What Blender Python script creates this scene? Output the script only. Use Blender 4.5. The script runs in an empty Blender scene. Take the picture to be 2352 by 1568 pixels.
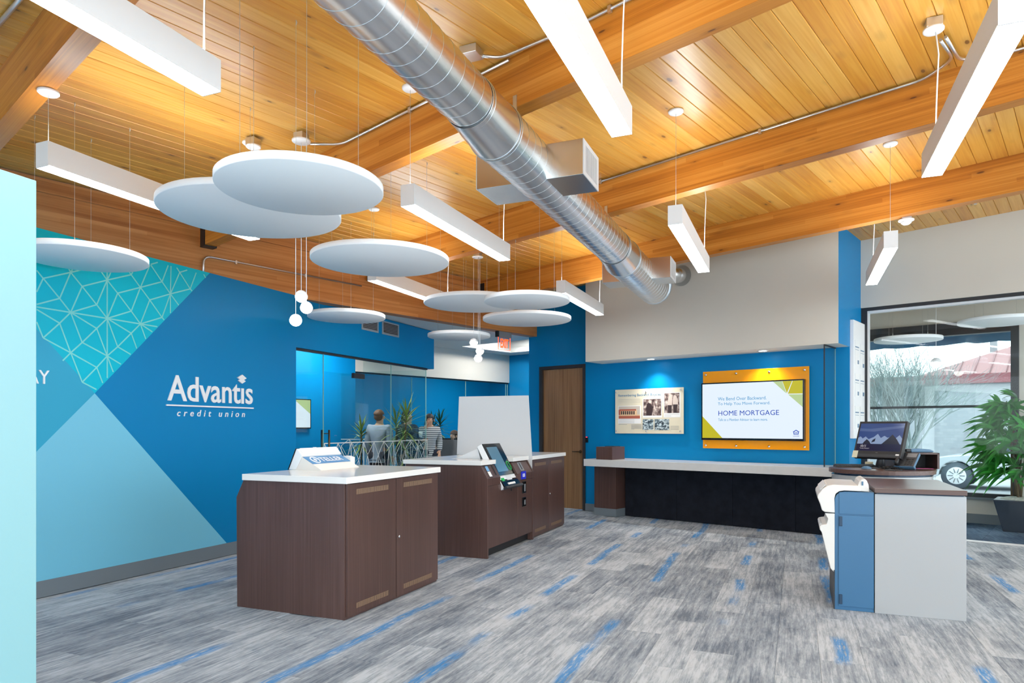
import bpy, bmesh, math, random
from mathutils import Vector, Matrix
random.seed(7)
PI = math.pi
S = bpy.context.scene
COL = S.collection

# ------------------------------------------------------------------ camera, sky, exposure
F, CX, HY, H = 1568.0, 1176.0, 980.0, 1.4          # photo pixels: focal length, centre x, horizon y; eye height
AZ = math.atan(654 / F)                             # camera yaw from the room axis
TB = math.atan(1339 / F) - AZ                       # building grid turned against the room axis
cam = bpy.data.cameras.new('camera'); cam_o = bpy.data.objects.new('camera', cam); COL.objects.link(cam_o)
cam.sensor_width = 36; cam.lens = 24; cam.shift_y = 196 / 2352; cam.clip_end = 300
cam_o.location = (0, 0, H); cam_o.rotation_euler = (PI / 2, 0, AZ)
S.camera = cam_o
wd = bpy.data.worlds.new('overcast_sky'); S.world = wd; wd.use_nodes = True
wd.node_tree.nodes['Background'].inputs[0].default_value = (0.80, 0.92, 1.0, 1)
wd.node_tree.nodes['Background'].inputs[1].default_value = 4.0
S.view_settings.view_transform = 'Standard'; S.view_settings.look = 'None'
S.view_settings.exposure = 0.12; S.view_settings.gamma = 1.0; S.view_settings.use_curve_mapping = False
S.cycles.use_denoising = True
S.cycles.use_adaptive_sampling = True; S.cycles.adaptive_threshold = 0.07; S.cycles.adaptive_min_samples = 16
S.cycles.max_bounces = 5; S.cycles.diffuse_bounces = 3; S.cycles.glossy_bounces = 2
S.cycles.transparent_max_bounces = 10; S.cycles.transmission_bounces = 2
S.cycles.use_light_tree = False; S.cycles.caustics_reflective = False; S.cycles.caustics_refractive = False
S.cycles.sample_clamp_indirect = 4.0
LAMP = 22.0                                         # emission of the linear lamps

# ------------------------------------------------------------------ pixel to place
sA, cA = math.sin(AZ), math.cos(AZ); sB, cB = math.sin(TB), math.cos(TB)
CAM = Vector((0, 0, H))
def ray(px, py):
    x = (px - CX) / F; z = -(py - HY) / F
    return Vector((x * cA - sA, x * sA + cA, z))
def atz(px, py, z):
    d = ray(px, py); return CAM + d * ((z - H) / d.z)
def onpl(px, py, p, n):
    d = ray(px, py); return CAM + d * ((Vector(p) - CAM).dot(n) / d.dot(n))
def onX(px, py, x): return onpl(px, py, (x, 0, 0), Vector((1, 0, 0)))
def onY(px, py, y): return onpl(px, py, (0, y, 0), Vector((0, 1, 0)))
BR = Vector((cB, -sB, 0)); BD = Vector((sB, cB, 0))
def fB(u, v, z=0.0): return BR * u + BD * v + Vector((0, 0, z))
def tB(p): return Vector((p.dot(BR), p.dot(BD), p.z))
def onV(px, py, v): return tB(onpl(px, py, fB(0, v), BD))
def onU(px, py, u): return tB(onpl(px, py, fB(u, 0), BR))
def depth(px, py, d):
    return CAM + ray(px, py) * d
SL, ZC0, UG = 0.033, 3.74, -7.527
def zc(u): return ZC0 + SL * (u - UG)
def ceilpt(px, py, off=0.0):
    n = Vector((0, 0, 1)) - BR * SL
    return tB(onpl(px, py, fB(UG, 0, ZC0 + off), n))

# ------------------------------------------------------------------ mesh builder
class MB:
    def __init__(s): s.v = []; s.f = []; s.m = []; s.sm = []
    def add(s, vs, fs, mi=0, smooth=False):
        o = len(s.v); s.v += [tuple(p) for p in vs]
        for f in fs: s.f.append([i + o for i in f]); s.m.append(mi); s.sm.append(smooth)
        return s
    def box(s, x0, x1, y0, y1, z0, z1, mi=0):
        vs = [(x0,y0,z0),(x1,y0,z0),(x1,y1,z0),(x0,y1,z0),(x0,y0,z1),(x1,y0,z1),(x1,y1,z1),(x0,y1,z1)]
        return s.add(vs, [(0,3,2,1),(4,5,6,7),(0,1,5,4),(1,2,6,5),(2,3,7,6),(3,0,4,7)], mi)
    def hexa(s, b, t, mi=0):                        # 4 bottom, 4 top points
        return s.add(list(b) + list(t), [(0,3,2,1),(4,5,6,7),(0,1,5,4),(1,2,6,5),(2,3,7,6),(3,0,4,7)], mi)
    def prism(s, poly, a, b, axis='y', mi=0):       # poly of 2D points, extruded a..b
        def P(p, t):
            if axis == 'y': return (p[0], t, p[1])
            if axis == 'x': return (t, p[0], p[1])
            return (p[0], p[1], t)
        n = len(poly); vs = [P(p, a) for p in poly] + [P(p, b) for p in poly]
        fs = [list(range(n))[::-1], list(range(n, 2 * n))] + [(i, (i+1) % n, n + (i+1) % n, n + i) for i in range(n)]
        return s.add(vs, fs, mi)
    def poly3(s, pts, mi=0): return s.add(pts, [list(range(len(pts)))], mi)
    def tube(s, pts, r, n=8, mi=0, caps=True, smooth=True):
        pts = [Vector(p) for p in pts]; k = len(pts); vs = []
        rs = r if isinstance(r, (list, tuple)) else [r] * k
        up = None
        for i, p in enumerate(pts):
            t = (pts[min(i+1, k-1)] - pts[max(i-1, 0)]).normalized()
            if up is None:
                up = t.orthogonal().normalized()
            up = (up - t * up.dot(t))
            if up.length < 1e-6: up = t.orthogonal()
            up.normalize(); w = t.cross(up)
            for j in range(n):
                a = 2 * PI * j / n; vs.append(p + (up * math.cos(a) + w * math.sin(a)) * rs[i])
        fs = []
        for i in range(k - 1):
            for j in range(n):
                fs.append((i*n + j, i*n + (j+1) % n, (i+1)*n + (j+1) % n, (i+1)*n + j))
        o = len(s.v); s.add(vs, fs, mi, smooth)
        if caps:
            s.f.append([o + j for j in range(n)][::-1]); s.m.append(mi); s.sm.append(False)
            s.f.append([o + (k-1)*n + j for j in range(n)]); s.m.append(mi); s.sm.append(False)
        return s
    def lathe(s, prof, c=(0,0,0), n=32, mi=0, smooth=True):   # prof: (r,z)
        c = Vector(c); vs = []; k = len(prof)
        for r, z in prof:
            for j in range(n):
                a = 2*PI*j/n; vs.append((c.x + r*math.cos(a), c.y + r*math.sin(a), c.z + z))
        fs = []
        for i in range(k-1):
            for j in range(n):
                fs.append((i*n+j, i*n+(j+1) % n, (i+1)*n+(j+1) % n, (i+1)*n+j))
        o = len(s.v); s.add(vs, fs, mi, smooth)
        if prof[0][0] > 1e-4: s.f.append([o+j for j in range(n)][::-1]); s.m.append(mi); s.sm.append(False)
        if prof[-1][0] > 1e-4: s.f.append([o+(k-1)*n+j for j in range(n)]); s.m.append(mi); s.sm.append(False)
        return s
    def ball(s, c, r, n=20, m=12, z0=-1.0, z1=1.0, mi=0, sc=(1,1,1)):
        a0, a1 = math.asin(max(-1, z0)), math.asin(min(1, z1)); c = Vector(c); vs = []
        for i in range(m+1):
            a = a0 + (a1-a0)*i/m
            for j in range(n):
                b = 2*PI*j/n
                vs.append((c.x + r*sc[0]*math.cos(a)*math.cos(b), c.y + r*sc[1]*math.cos(a)*math.sin(b), c.z + r*sc[2]*math.sin(a)))
        fs = [(i*n+j, i*n+(j+1) % n, (i+1)*n+(j+1) % n, (i+1)*n+j) for i in range(m) for j in range(n)]
        return s.add(vs, fs, mi, True)
    def mesh(s, name):
        me = bpy.data.meshes.new(name); me.from_pydata(s.v, [], s.f)
        me.polygons.foreach_set('material_index', s.m); me.polygons.foreach_set('use_smooth', s.sm)
        me.update(); return me

def link(o, parent=None):
    COL.objects.link(o)
    if parent is not None: o.parent = parent
    return o
def obj(name, mb, mats, parent=None, bevel=0.0, gridB=False, origin=None):
    me = mb.mesh(name) if isinstance(mb, MB) else mb
    o = bpy.data.objects.new(name, me)
    if not isinstance(mats, (list, tuple)): mats = [mats]
    if len(me.materials) == 0:
        for m in mats: me.materials.append(m)
    link(o, parent)
    if gridB: o.rotation_euler = (0, 0, -TB)
    if origin is not None: o.location = origin
    if bevel:
        b = o.modifiers.new('bevel', 'BEVEL'); b.width = bevel; b.segments = 2; b.limit_method = 'ANGLE'
    return o
def tag(o, label, cat, group=None):
    o['label'] = label; o['category'] = cat
    if group: o['group'] = group
    return o
def struct(o, label=None):
    o['kind'] = 'structure'
    if label: o['label'] = label
    return o
def thing(name, label, cat, loc=(0,0,0), rotz=0.0, group=None):
    o = bpy.data.objects.new(name, None); o.empty_display_size = 0.1; COL.objects.link(o)
    o.location = loc; o.rotation_euler = (0, 0, rotz)
    return tag(o, label, cat, group)
def copy_tree(o, parent=None):
    c = o.copy(); COL.objects.link(c); c.parent = parent
    for ch in list(o.children): copy_tree(ch, c)
    return c
def text_mesh(body, w, h, ext=0.004, shear=0.0, offset=0.0, spacing=1.0, lines=1.0):
    cu = bpy.data.curves.new('txt', 'FONT'); cu.body = body; cu.extrude = 0.0; cu.shear = shear
    cu.offset = offset; cu.space_character = spacing; cu.space_line = lines; cu.resolution_u = 3
    to = bpy.data.objects.new('txt', cu); COL.objects.link(to)
    dg = bpy.context.evaluated_depsgraph_get(); me = bpy.data.meshes.new_from_object(to.evaluated_get(dg))
    bpy.data.objects.remove(to); bpy.data.curves.remove(cu)
    xs = [v.co.x for v in me.vertices]; ys = [v.co.y for v in me.vertices]
    x0, x1, y0, y1 = min(xs), max(xs), min(ys), max(ys)
    for v in me.vertices:
        v.co.x = (v.co.x - x0) / (x1 - x0) * w; v.co.y = (v.co.y - y0) / (y1 - y0) * h; v.co.z = 0
    bm = bmesh.new(); bm.from_mesh(me)
    r = bmesh.ops.extrude_face_region(bm, geom=bm.faces[:])
    for e in r['geom']:
        if isinstance(e, bmesh.types.BMVert): e.co.z += ext
    bmesh.ops.recalc_face_normals(bm, faces=bm.faces[:])
    for f_ in bm.faces: f_.smooth = False
    bm.to_mesh(me); bm.free(); return me
def text_on(name, body, mat, parent, o, xd, yd, w, h, **k):
    """lettering with its lower left corner at o, along xd, upright along yd"""
    me = text_mesh(body, w, h, **k); xd = Vector(xd).normalized(); yd = Vector(yd).normalized(); n = xd.cross(yd)
    M = Matrix((xd, yd, n)).transposed().to_4x4(); M.translation = Vector(o)
    nw = len(body.split())
    if nw == 1:
        me.transform(M); return obj(name, me, mat, parent)
    bm = bmesh.new(); bm.from_mesh(me); bm.verts.ensure_lookup_table(); seen = set(); parts = []
    for v in bm.verts:                              # one object per word
        if v.index in seen: continue
        st, comp = [v], []; seen.add(v.index)
        while st:
            q = st.pop(); comp.append(q.index)
            for e in q.link_edges:
                w_ = e.other_vert(q)
                if w_.index not in seen: seen.add(w_.index); st.append(w_)
        xs = [bm.verts[i].co.x for i in comp]; parts.append((min(xs), max(xs)))
    parts.sort(); gaps = []; hi = parts[0][1]
    for a_, b_ in parts[1:]:
        gaps.append((a_ - hi, (a_ + hi) / 2)); hi = max(hi, b_)
    cuts = sorted(x for _, x in sorted(gaps)[-(nw - 1):]); out = None
    for k_ in range(nw):
        lo_x = -1e9 if k_ == 0 else cuts[k_ - 1]; hi_x = 1e9 if k_ == nw - 1 else cuts[k_]
        b2_ = bm.copy(); bmesh.ops.delete(b2_, geom=[v for v in b2_.verts if not lo_x < v.co.x <= hi_x], context='VERTS')
        m2 = bpy.data.meshes.new(name); b2_.to_mesh(m2); b2_.free(); m2.transform(M); o_ = obj(name, m2, mat, parent); out = out or []; out.append(o_)
    bm.free(); return out

# ------------------------------------------------------------------ materials
def srgb(r, g, b):
    f = lambda c: (c/255/12.92) if c/255 <= 0.04045 else ((c/255+0.055)/1.055)**2.4
    return (f(r), f(g), f(b), 1)
def mat(name, col, rough=0.5, metal=0.0, emit=None, es=0.0, spec=0.5, coat=0.0, noise=0.0, nscale=(8, 8, 8), bump=0.0, nb=40.0, trans=0.0):
    m = bpy.data.materials.new(name); m.use_nodes = True; nt = m.node_tree; p = nt.nodes['Principled BSDF']
    p.inputs['Base Color'].default_value = col; p.inputs['Roughness'].default_value = rough
    p.inputs['Metallic'].default_value = metal; p.inputs['Specular IOR Level'].default_value = spec
    p.inputs['Coat Weight'].default_value = coat
    if trans: p.inputs['Transmission Weight'].default_value = trans
    if emit: p.inputs['Emission Color'].default_value = emit; p.inputs['Emission Strength'].default_value = es
    if noise or bump:
        tc = nt.nodes.new('ShaderNodeTexCoord'); mp = nt.nodes.new('ShaderNodeMapping'); mp.inputs['Scale'].default_value = nscale
        nt.links.new(tc.outputs['Object'], mp.inputs['Vector'])
        nz = nt.nodes.new('ShaderNodeTexNoise'); nz.inputs['Scale'].default_value = 1.0; nz.inputs['Detail'].default_value = 4
        nt.links.new(mp.outputs[0], nz.inputs['Vector'])
        if noise:
            rp = nt.nodes.new('ShaderNodeMapRange'); rp.inputs[1].default_value = 0.25; rp.inputs[2].default_value = 0.75
            rp.inputs[3].default_value = 1 - noise; rp.inputs[4].default_value = 1 + noise
            nt.links.new(nz.outputs['Fac'], rp.inputs[0])
            mx = nt.nodes.new('ShaderNodeVectorMath'); mx.operation = 'SCALE'; mx.inputs[0].default_value = col[:3]
            nt.links.new(rp.outputs[0], mx.inputs['Scale']); nt.links.new(mx.outputs[0], p.inputs['Base Color'])
        if bump:
            bp = nt.nodes.new('ShaderNodeBump'); bp.inputs['Strength'].default_value = bump; bp.inputs['Distance'].default_value = 0.01
            n2 = nt.nodes.new('ShaderNodeTexNoise'); n2.inputs['Scale'].default_value = nb
            nt.links.new(tc.outputs['Object'], n2.inputs['Vector'])
            nt.links.new(n2.outputs['Fac'], bp.inputs['Height']); nt.links.new(bp.outputs[0], p.inputs['Normal'])
    return m
def math_node(nt, op, a=None, b=None, va=0.0, vb=0.0):
    n = nt.nodes.new('ShaderNodeMath'); n.operation = op; n.inputs[0].default_value = va; n.inputs[1].default_value = vb
    if a is not None: nt.links.new(a, n.inputs[0])
    if b is not None: nt.links.new(b, n.inputs[1])
    return n.outputs[0]
def ramp(nt, fac, stops):
    r = nt.nodes.new('ShaderNodeValToRGB'); e = r.color_ramp.elements
    e[0].position, e[0].color = stops[0]; e[1].position, e[1].color = stops[-1]
    for pos, c in stops[1:-1]:
        x = e.new(pos); x.color = c
    nt.links.new(fac, r.inputs[0]); return r.outputs[0]
def mixc(nt, fac, a, b, mode='MIX'):
    n = nt.nodes.new('ShaderNodeMix'); n.data_type = 'RGBA'; n.blend_type = mode
    for sock, val in ((n.inputs[0], fac), (n.inputs[6], a), (n.inputs[7], b)):
        if hasattr(val, 'is_linked') or hasattr(val, 'links'): nt.links.new(val, sock)
        else: sock.default_value = val
    return n.outputs[2]
def wood(name, lo, mid, hi, axis, grain=(30, 1.6), knots=True, lam=0.0, rough=0.4, kscale=(7.0, 2.4), tone=0.35, coat=0.0, contrast=1.0):
    """axis: object axis (0,1,2) along which the grain runs"""
    m = bpy.data.materials.new(name); m.use_nodes = True; nt = m.node_tree; p = nt.nodes['Principled BSDF']
    tc = nt.nodes.new('ShaderNodeTexCoord'); oi = nt.nodes.new('ShaderNodeObjectInfo')
    sc = [grain[0]] * 3; sc[axis] = grain[1]
    off = nt.nodes.new('ShaderNodeVectorMath'); off.operation = 'SCALE'; off.inputs[0].default_value = (31.7, 53.1, 17.3)
    nt.links.new(oi.outputs['Random'], off.inputs['Scale'])
    ad = nt.nodes.new('ShaderNodeVectorMath'); ad.operation = 'ADD'
    nt.links.new(tc.outputs['Object'], ad.inputs[0]); nt.links.new(off.outputs[0], ad.inputs[1])
    mp = nt.nodes.new('ShaderNodeMapping'); mp.inputs['Scale'].default_value = sc; nt.links.new(ad.outputs[0], mp.inputs['Vector'])
    nz = nt.nodes.new('ShaderNodeTexNoise'); nz.inputs['Scale'].default_value = 1.0; nz.inputs['Detail'].default_value = 5; nz.inputs['Distortion'].default_value = 0.5
    nt.links.new(mp.outputs[0], nz.inputs['Vector'])
    sl = [2.2] * 3; sl[axis] = 0.5
    mp2 = nt.nodes.new('ShaderNodeMapping'); mp2.inputs['Scale'].default_value = sl; nt.links.new(ad.outputs[0], mp2.inputs['Vector'])
    n2 = nt.nodes.new('ShaderNodeTexNoise'); n2.inputs['Scale'].default_value = 1.0; n2.inputs['Detail'].default_value = 2
    nt.links.new(mp2.outputs[0], n2.inputs['Vector'])
    a = math_node(nt, 'MULTIPLY', nz.outputs['Fac'], vb=0.55 * contrast)
    b = math_node(nt, 'MULTIPLY', n2.outputs['Fac'], vb=0.45)
    s_ = math_node(nt, 'ADD', a, b)
    r_ = math_node(nt, 'MULTIPLY', oi.outputs['Random'], vb=tone); r_ = math_node(nt, 'SUBTRACT', r_, vb=tone / 2)
    s_ = math_node(nt, 'ADD', s_, r_)
    if lam:
        sx = nt.nodes.new('ShaderNodeSeparateXYZ'); nt.links.new(tc.outputs['Object'], sx.inputs[0])
        q = math_node(nt, 'DIVIDE', sx.outputs['Z'], vb=lam); fl = math_node(nt, 'FLOOR', q); fr = math_node(nt, 'FRACT', q)
        seg = math_node(nt, 'MULTIPLY', sx.outputs[axis], vb=0.37); seg = math_node(nt, 'ADD', seg, math_node(nt, 'MULTIPLY', fl, vb=0.71)); seg = math_node(nt, 'FLOOR', seg)
        cv = nt.nodes.new('ShaderNodeCombineXYZ'); nt.links.new(fl, cv.inputs[0]); nt.links.new(seg, cv.inputs[1])
        wn = nt.nodes.new('ShaderNodeTexWhiteNoise'); wn.noise_dimensions = '2D'; nt.links.new(cv.outputs[0], wn.inputs['Vector'])
        t = math_node(nt, 'MULTIPLY', wn.outputs['Value'], vb=0.22); t = math_node(nt, 'SUBTRACT', t, vb=0.11); s_ = math_node(nt, 'ADD', s_, t)
        ln = math_node(nt, 'LESS_THAN', fr, vb=0.05); ln = math_node(nt, 'MULTIPLY', ln, vb=0.10); s_ = math_node(nt, 'SUBTRACT', s_, ln)
    c = ramp(nt, s_, [(0.25, lo), (0.5, mid), (0.75, hi)])
    if knots:
        ks = [kscale[0]] * 3; ks[axis] = kscale[1]
        mk = nt.nodes.new('ShaderNodeMapping'); mk.inputs['Scale'].default_value = ks; nt.links.new(ad.outputs[0], mk.inputs['Vector'])
        vo = nt.nodes.new('ShaderNodeTexVoronoi'); vo.inputs['Scale'].default_value = 1.0; nt.links.new(mk.outputs[0], vo.inputs['Vector'])
        sp = nt.nodes.new('ShaderNodeSeparateXYZ'); nt.links.new(vo.outputs['Color'], sp.inputs[0])
        sel = math_node(nt, 'GREATER_THAN', sp.outputs[0], vb=0.45)
        siz = math_node(nt, 'MULTIPLY_ADD', sp.outputs[1], vb=0.07); siz.node.inputs[2].default_value = 0.06
        rel = math_node(nt, 'DIVIDE', vo.outputs['Distance'], siz)
        k1 = nt.nodes.new('ShaderNodeMapRange'); nt.links.new(rel, k1.inputs[0]); k1.inputs[1].default_value = 0.7; k1.inputs[2].default_value = 1.25; k1.inputs[3].default_value = 0.85; k1.inputs[4].default_value = 0.0
        k2 = nt.nodes.new('ShaderNodeMapRange'); nt.links.new(rel, k2.inputs[0]); k2.inputs[1].default_value = 1.0; k2.inputs[2].default_value = 3.2; k2.inputs[3].default_value = 0.28; k2.inputs[4].default_value = 0.0
        kk = math_node(nt, 'MAXIMUM', k1.outputs[0], k2.outputs[0]); kk = math_node(nt, 'MULTIPLY', kk, sel)
        c = mixc(nt, kk, c, (lo[0]*0.22, lo[1]*0.18, lo[2]*0.2 + 0.006, 1))
    nt.links.new(c, p.inputs['Base Color']); p.inputs['Roughness'].default_value = rough; p.inputs['Coat Weight'].default_value = coat
    p.inputs['Coat Roughness'].default_value = 0.25
    bp = nt.nodes.new('ShaderNodeBump'); bp.inputs['Strength'].default_value = 0.12; bp.inputs['Distance'].default_value = 0.004
    nt.links.new(nz.outputs['Fac'], bp.inputs['Height']); nt.links.new(bp.outputs[0], p.inputs['Normal'])
    return m
def glass(name, tint=(0.93, 0.98, 0.965, 1), refl=1.0):
    m = bpy.data.materials.new(name); m.use_nodes = True; nt = m.node_tree; nt.nodes.remove(nt.nodes['Principled BSDF'])
    out = nt.nodes['Material Output']; tr = nt.nodes.new('ShaderNodeBsdfTransparent'); tr.inputs[0].default_value = tint
    gl = nt.nodes.new('ShaderNodeBsdfGlossy'); gl.inputs['Roughness'].default_value = 0.02
    ge = nt.nodes.new('ShaderNodeNewGeometry'); dt = nt.nodes.new('ShaderNodeVectorMath'); dt.operation = 'DOT_PRODUCT'
    nt.links.new(ge.outputs['Normal'], dt.inputs[0]); nt.links.new(ge.outputs['Incoming'], dt.inputs[1])
    c1 = math_node(nt, 'SUBTRACT', None, math_node(nt, 'ABSOLUTE', dt.outputs['Value']), va=1.0)
    k = math_node(nt, 'MULTIPLY_ADD', math_node(nt, 'POWER', c1, vb=5.0), vb=0.96); k.node.inputs[2].default_value = 0.035
    k = math_node(nt, 'MULTIPLY', k, vb=refl)
    mx = nt.nodes.new('ShaderNodeMixShader'); nt.links.new(k, mx.inputs[0]); nt.links.new(tr.outputs[0], mx.inputs[1]); nt.links.new(gl.outputs[0], mx.inputs[2])
    nt.links.new(mx.outputs[0], out.inputs[0]); return m
def carpet(name, base_dark, base_mid, base_light, blue, streak=True):
    m = bpy.data.materials.new(name); m.use_nodes = True; nt = m.node_tree; p = nt.nodes['Principled BSDF']
    ge = nt.nodes.new('ShaderNodeNewGeometry'); oi = nt.nodes.new('ShaderNodeObjectInfo')
    off = nt.nodes.new('ShaderNodeVectorMath'); off.operation = 'SCALE'; off.inputs[0].default_value = (13.7, 29.1, 0)
    nt.links.new(oi.outputs['Random'], off.inputs['Scale'])
    ad = nt.nodes.new('ShaderNodeVectorMath'); nt.links.new(ge.outputs['Position'], ad.inputs[0]); nt.links.new(off.outputs[0], ad.inputs[1])
    def nz(vec, sx, sy, det, rough=0.6):
        mp = nt.nodes.new('ShaderNodeMapping'); mp.inputs['Scale'].default_value = (sx, sy, 1); nt.links.new(vec, mp.inputs['Vector'])
        n = nt.nodes.new('ShaderNodeTexNoise'); n.inputs['Scale'].default_value = 1.0; n.inputs['Detail'].default_value = det; n.inputs['Roughness'].default_value = rough
        nt.links.new(mp.outputs[0], n.inputs['Vector']); return n.outputs['Fac']
    a = nz(ad.outputs[0], 34, 2.2, 5, 0.72); b = nz(ge.outputs['Position'], 3.2, 1.6, 4, 0.6); c = nz(ad.outputs[0], 90, 14, 2, 0.7)
    s_ = math_node(nt, 'ADD', math_node(nt, 'MULTIPLY', a, vb=0.50), math_node(nt, 'MULTIPLY', b, vb=0.34))
    s_ = math_node(nt, 'ADD', s_, math_node(nt, 'MULTIPLY', c, vb=0.16))
    s_ = math_node(nt, 'ADD', s_, math_node(nt, 'SUBTRACT', math_node(nt, 'MULTIPLY', oi.outputs['Random'], vb=0.10), vb=0.05))
    col = ramp(nt, s_, [(0.38, base_dark), (0.49, base_mid), (0.60, base_light)])
    if streak:
        sx = nt.nodes.new('ShaderNodeSeparateXYZ'); nt.links.new(ge.outputs['Position'], sx.inputs[0])
        wob = math_node(nt, 'MULTIPLY', nz(ge.outputs['Position'], 0.3, 0.9, 1), vb=0.12)
        q = math_node(nt, 'ADD', sx.outputs['X'], wob); q = math_node(nt, 'SUBTRACT', q, vb=0.31 - 0.365)
        q = math_node(nt, 'DIVIDE', q, vb=0.73); fr = math_node(nt, 'FRACT', q); fl = math_node(nt, 'FLOOR', q)
        d = math_node(nt, 'ABSOLUTE', math_node(nt, 'SUBTRACT', fr, vb=0.5))
        k = nt.nodes.new('ShaderNodeMapRange'); nt.links.new(d, k.inputs[0]); k.inputs[1].default_value = 0.035; k.inputs[2].default_value = 0.075; k.inputs[3].default_value = 1; k.inputs[4].default_value = 0
        cv = nt.nodes.new('ShaderNodeCombineXYZ'); nt.links.new(math_node(nt, 'MULTIPLY', fl, vb=7.3), cv.inputs[0])
        nt.links.new(math_node(nt, 'MULTIPLY', sx.outputs['Y'], vb=1.0), cv.inputs[1])
        pn = nt.nodes.new('ShaderNodeTexNoise'); pn.inputs['Scale'].default_value = 1.0; pn.inputs['Detail'].default_value = 1; nt.links.new(cv.outputs[0], pn.inputs['Vector'])
        pm = nt.nodes.new('ShaderNodeMapRange'); nt.links.new(pn.outputs['Fac'], pm.inputs[0]); pm.inputs[1].default_value = 0.46; pm.inputs[2].default_value = 0.53
        fine = nt.nodes.new('ShaderNodeMapRange'); nt.links.new(nz(ge.outputs['Position'], 60, 7, 3, 0.7), fine.inputs[0]); fine.inputs[1].default_value = 0.36; fine.inputs[2].default_value = 0.52
        mk = math_node(nt, 'MULTIPLY', math_node(nt, 'MULTIPLY', k.outputs[0], pm.outputs[0]), fine.outputs[0])
        mk = math_node(nt, 'MULTIPLY', mk, vb=0.72)
        col = mixc(nt, mk, col, blue)
    nt.links.new(col, p.inputs['Base Color']); p.inputs['Roughness'].default_value = 0.95; p.inputs['Specular IOR Level'].default_value = 0.1
    bp = nt.nodes.new('ShaderNodeBump'); bp.inputs['Strength'].default_value = 0.25; bp.inputs['Distance'].default_value = 0.003
    nt.links.new(nz(ge.outputs['Position'], 350, 350, 1), bp.inputs['Height']); nt.links.new(bp.outputs[0], p.inputs['Normal'])
    return m

M = {}
M['blue'] = mat('blue_paint', srgb(0, 126, 184), 0.4, spec=0.22, noise=0.02, nscale=(1.2, 1.2, 1.2), bump=0.02, nb=300)
M['teal'] = mat('teal_vinyl', srgb(0, 186, 212), 0.32, spec=0.22)
M['teal_line'] = mat('pale_teal_vinyl', srgb(128, 214, 214), 0.35, spec=0.22)
M['midteal'] = mat('steel_teal_vinyl', srgb(52, 162, 198), 0.35, spec=0.22)
M['ltaqua'] = mat('light_aqua_vinyl', srgb(118, 194, 222), 0.35, spec=0.22)
M['aqua'] = mat('pale_aqua_paint', srgb(146, 196, 203), 0.35)
M['beige'] = mat('beige_paint', srgb(210, 205, 194), 0.6, noise=0.015, nscale=(2, 2, 2), bump=0.02, nb=250)
M['ceilwhite'] = mat('ceiling_white', srgb(226, 226, 220), 0.8)
M['grey_base'] = mat('grey_rubber', srgb(112, 122, 130), 0.6)
M['letter'] = mat('brushed_white_letter', srgb(238, 238, 240), 0.45)
M['white'] = mat('white_enamel', srgb(238, 238, 238), 0.4)
M['white_dim'] = mat('light_grey_enamel', srgb(222, 224, 226), 0.45)
M['felt'] = mat('white_felt', srgb(246, 246, 246), 0.95, spec=0.1, bump=0.1, nb=500)
M['quartz'] = mat('white_quartz', srgb(240, 238, 234), 0.12, noise=0.02, nscale=(6, 6, 6))
M['greyquartz'] = mat('grey_quartz', srgb(214, 214, 212), 0.2, noise=0.03, nscale=(14, 14, 14))
M['lam'] = wood('brown_laminate', srgb(66, 46, 40), srgb(84, 60, 54), srgb(104, 78, 72), 2, grain=(90, 1.2), knots=False, rough=0.35, tone=0.05)
M['lamx'] = wood('brown_laminate_top', srgb(84, 62, 56), srgb(98, 74, 67), srgb(112, 88, 82), 0, grain=(90, 1.2), knots=False, rough=0.3, tone=0.0)
M['lam_dark'] = mat('brown_edge', srgb(58, 42, 38), 0.4)
M['vent'] = mat('tan_vent', srgb(150, 122, 98), 0.5)
M['slot'] = mat('dark_slot', srgb(60, 44, 38), 0.6)
M['doorwood'] = wood('walnut_veneer', srgb(98, 66, 42), srgb(132, 95, 62), srgb(164, 124, 84), 2, grain=(46, 0.9), knots=False, rough=0.4, tone=0.0, contrast=1.15)
M['board'] = wood('pine_board', srgb(194, 122, 36), srgb(216, 154, 62), srgb(234, 182, 94), 1, grain=(38, 1.3), knots=True, rough=0.32, kscale=(8.0, 3.4), tone=0.22, coat=0.12)
M['beam'] = wood('glulam_fir', srgb(156, 88, 22), srgb(194, 122, 42), srgb(216, 150, 68), 0, grain=(60, 0.9), knots=True, lam=0.044, rough=0.4, kscale=(11.0, 3.0), tone=0.0)
M['girder'] = wood('glulam_girder', srgb(160, 94, 42), srgb(192, 126, 66), srgb(216, 154, 94), 1, grain=(40, 0.9), knots=True, lam=0.044, rough=0.45, kscale=(9.0, 2.2), tone=0.0)
M['black'] = mat('black_metal', srgb(30, 30, 33), 0.45)
M['blackgloss'] = mat('black_gloss', srgb(14, 15, 18), 0.12)
M['bronze'] = mat('dark_bronze', srgb(58, 56, 58), 0.4, metal=0.3)
M['frame'] = mat('dark_window_frame', srgb(40, 42, 46), 0.4)
M['steel'] = mat('galvanised_steel', (0.80, 0.81, 0.82, 1), 0.27, metal=1.0)
M['steelbox'] = mat('galvanised_sheet', (0.70, 0.70, 0.68, 1), 0.25, metal=1.0, noise=0.05, nscale=(9, 9, 9))
M['seam'] = mat('rolled_seam', (0.62, 0.68, 0.72, 1), 0.3, metal=1.0)
M['conduit'] = mat('conduit_steel', (0.72, 0.72, 0.72, 1), 0.35, metal=1.0)
M['chrome'] = mat('chrome', (0.85, 0.85, 0.86, 1), 0.12, metal=1.0)
M['brassdark'] = mat('aged_bronze', srgb(96, 80, 64), 0.35, metal=1.0)
M['wire'] = mat('steel_wire', srgb(190, 188, 180), 0.5)
M['lamp'] = mat('lamp_diffuser', (1, 1, 1, 1), 0.5, emit=(0.93, 0.975, 1.0, 1), es=LAMP)
M['globe'] = mat('globe_diffuser', (1, 1, 1, 1), 0.4, emit=(1.0, 0.95, 0.86, 1), es=9.0)
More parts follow.
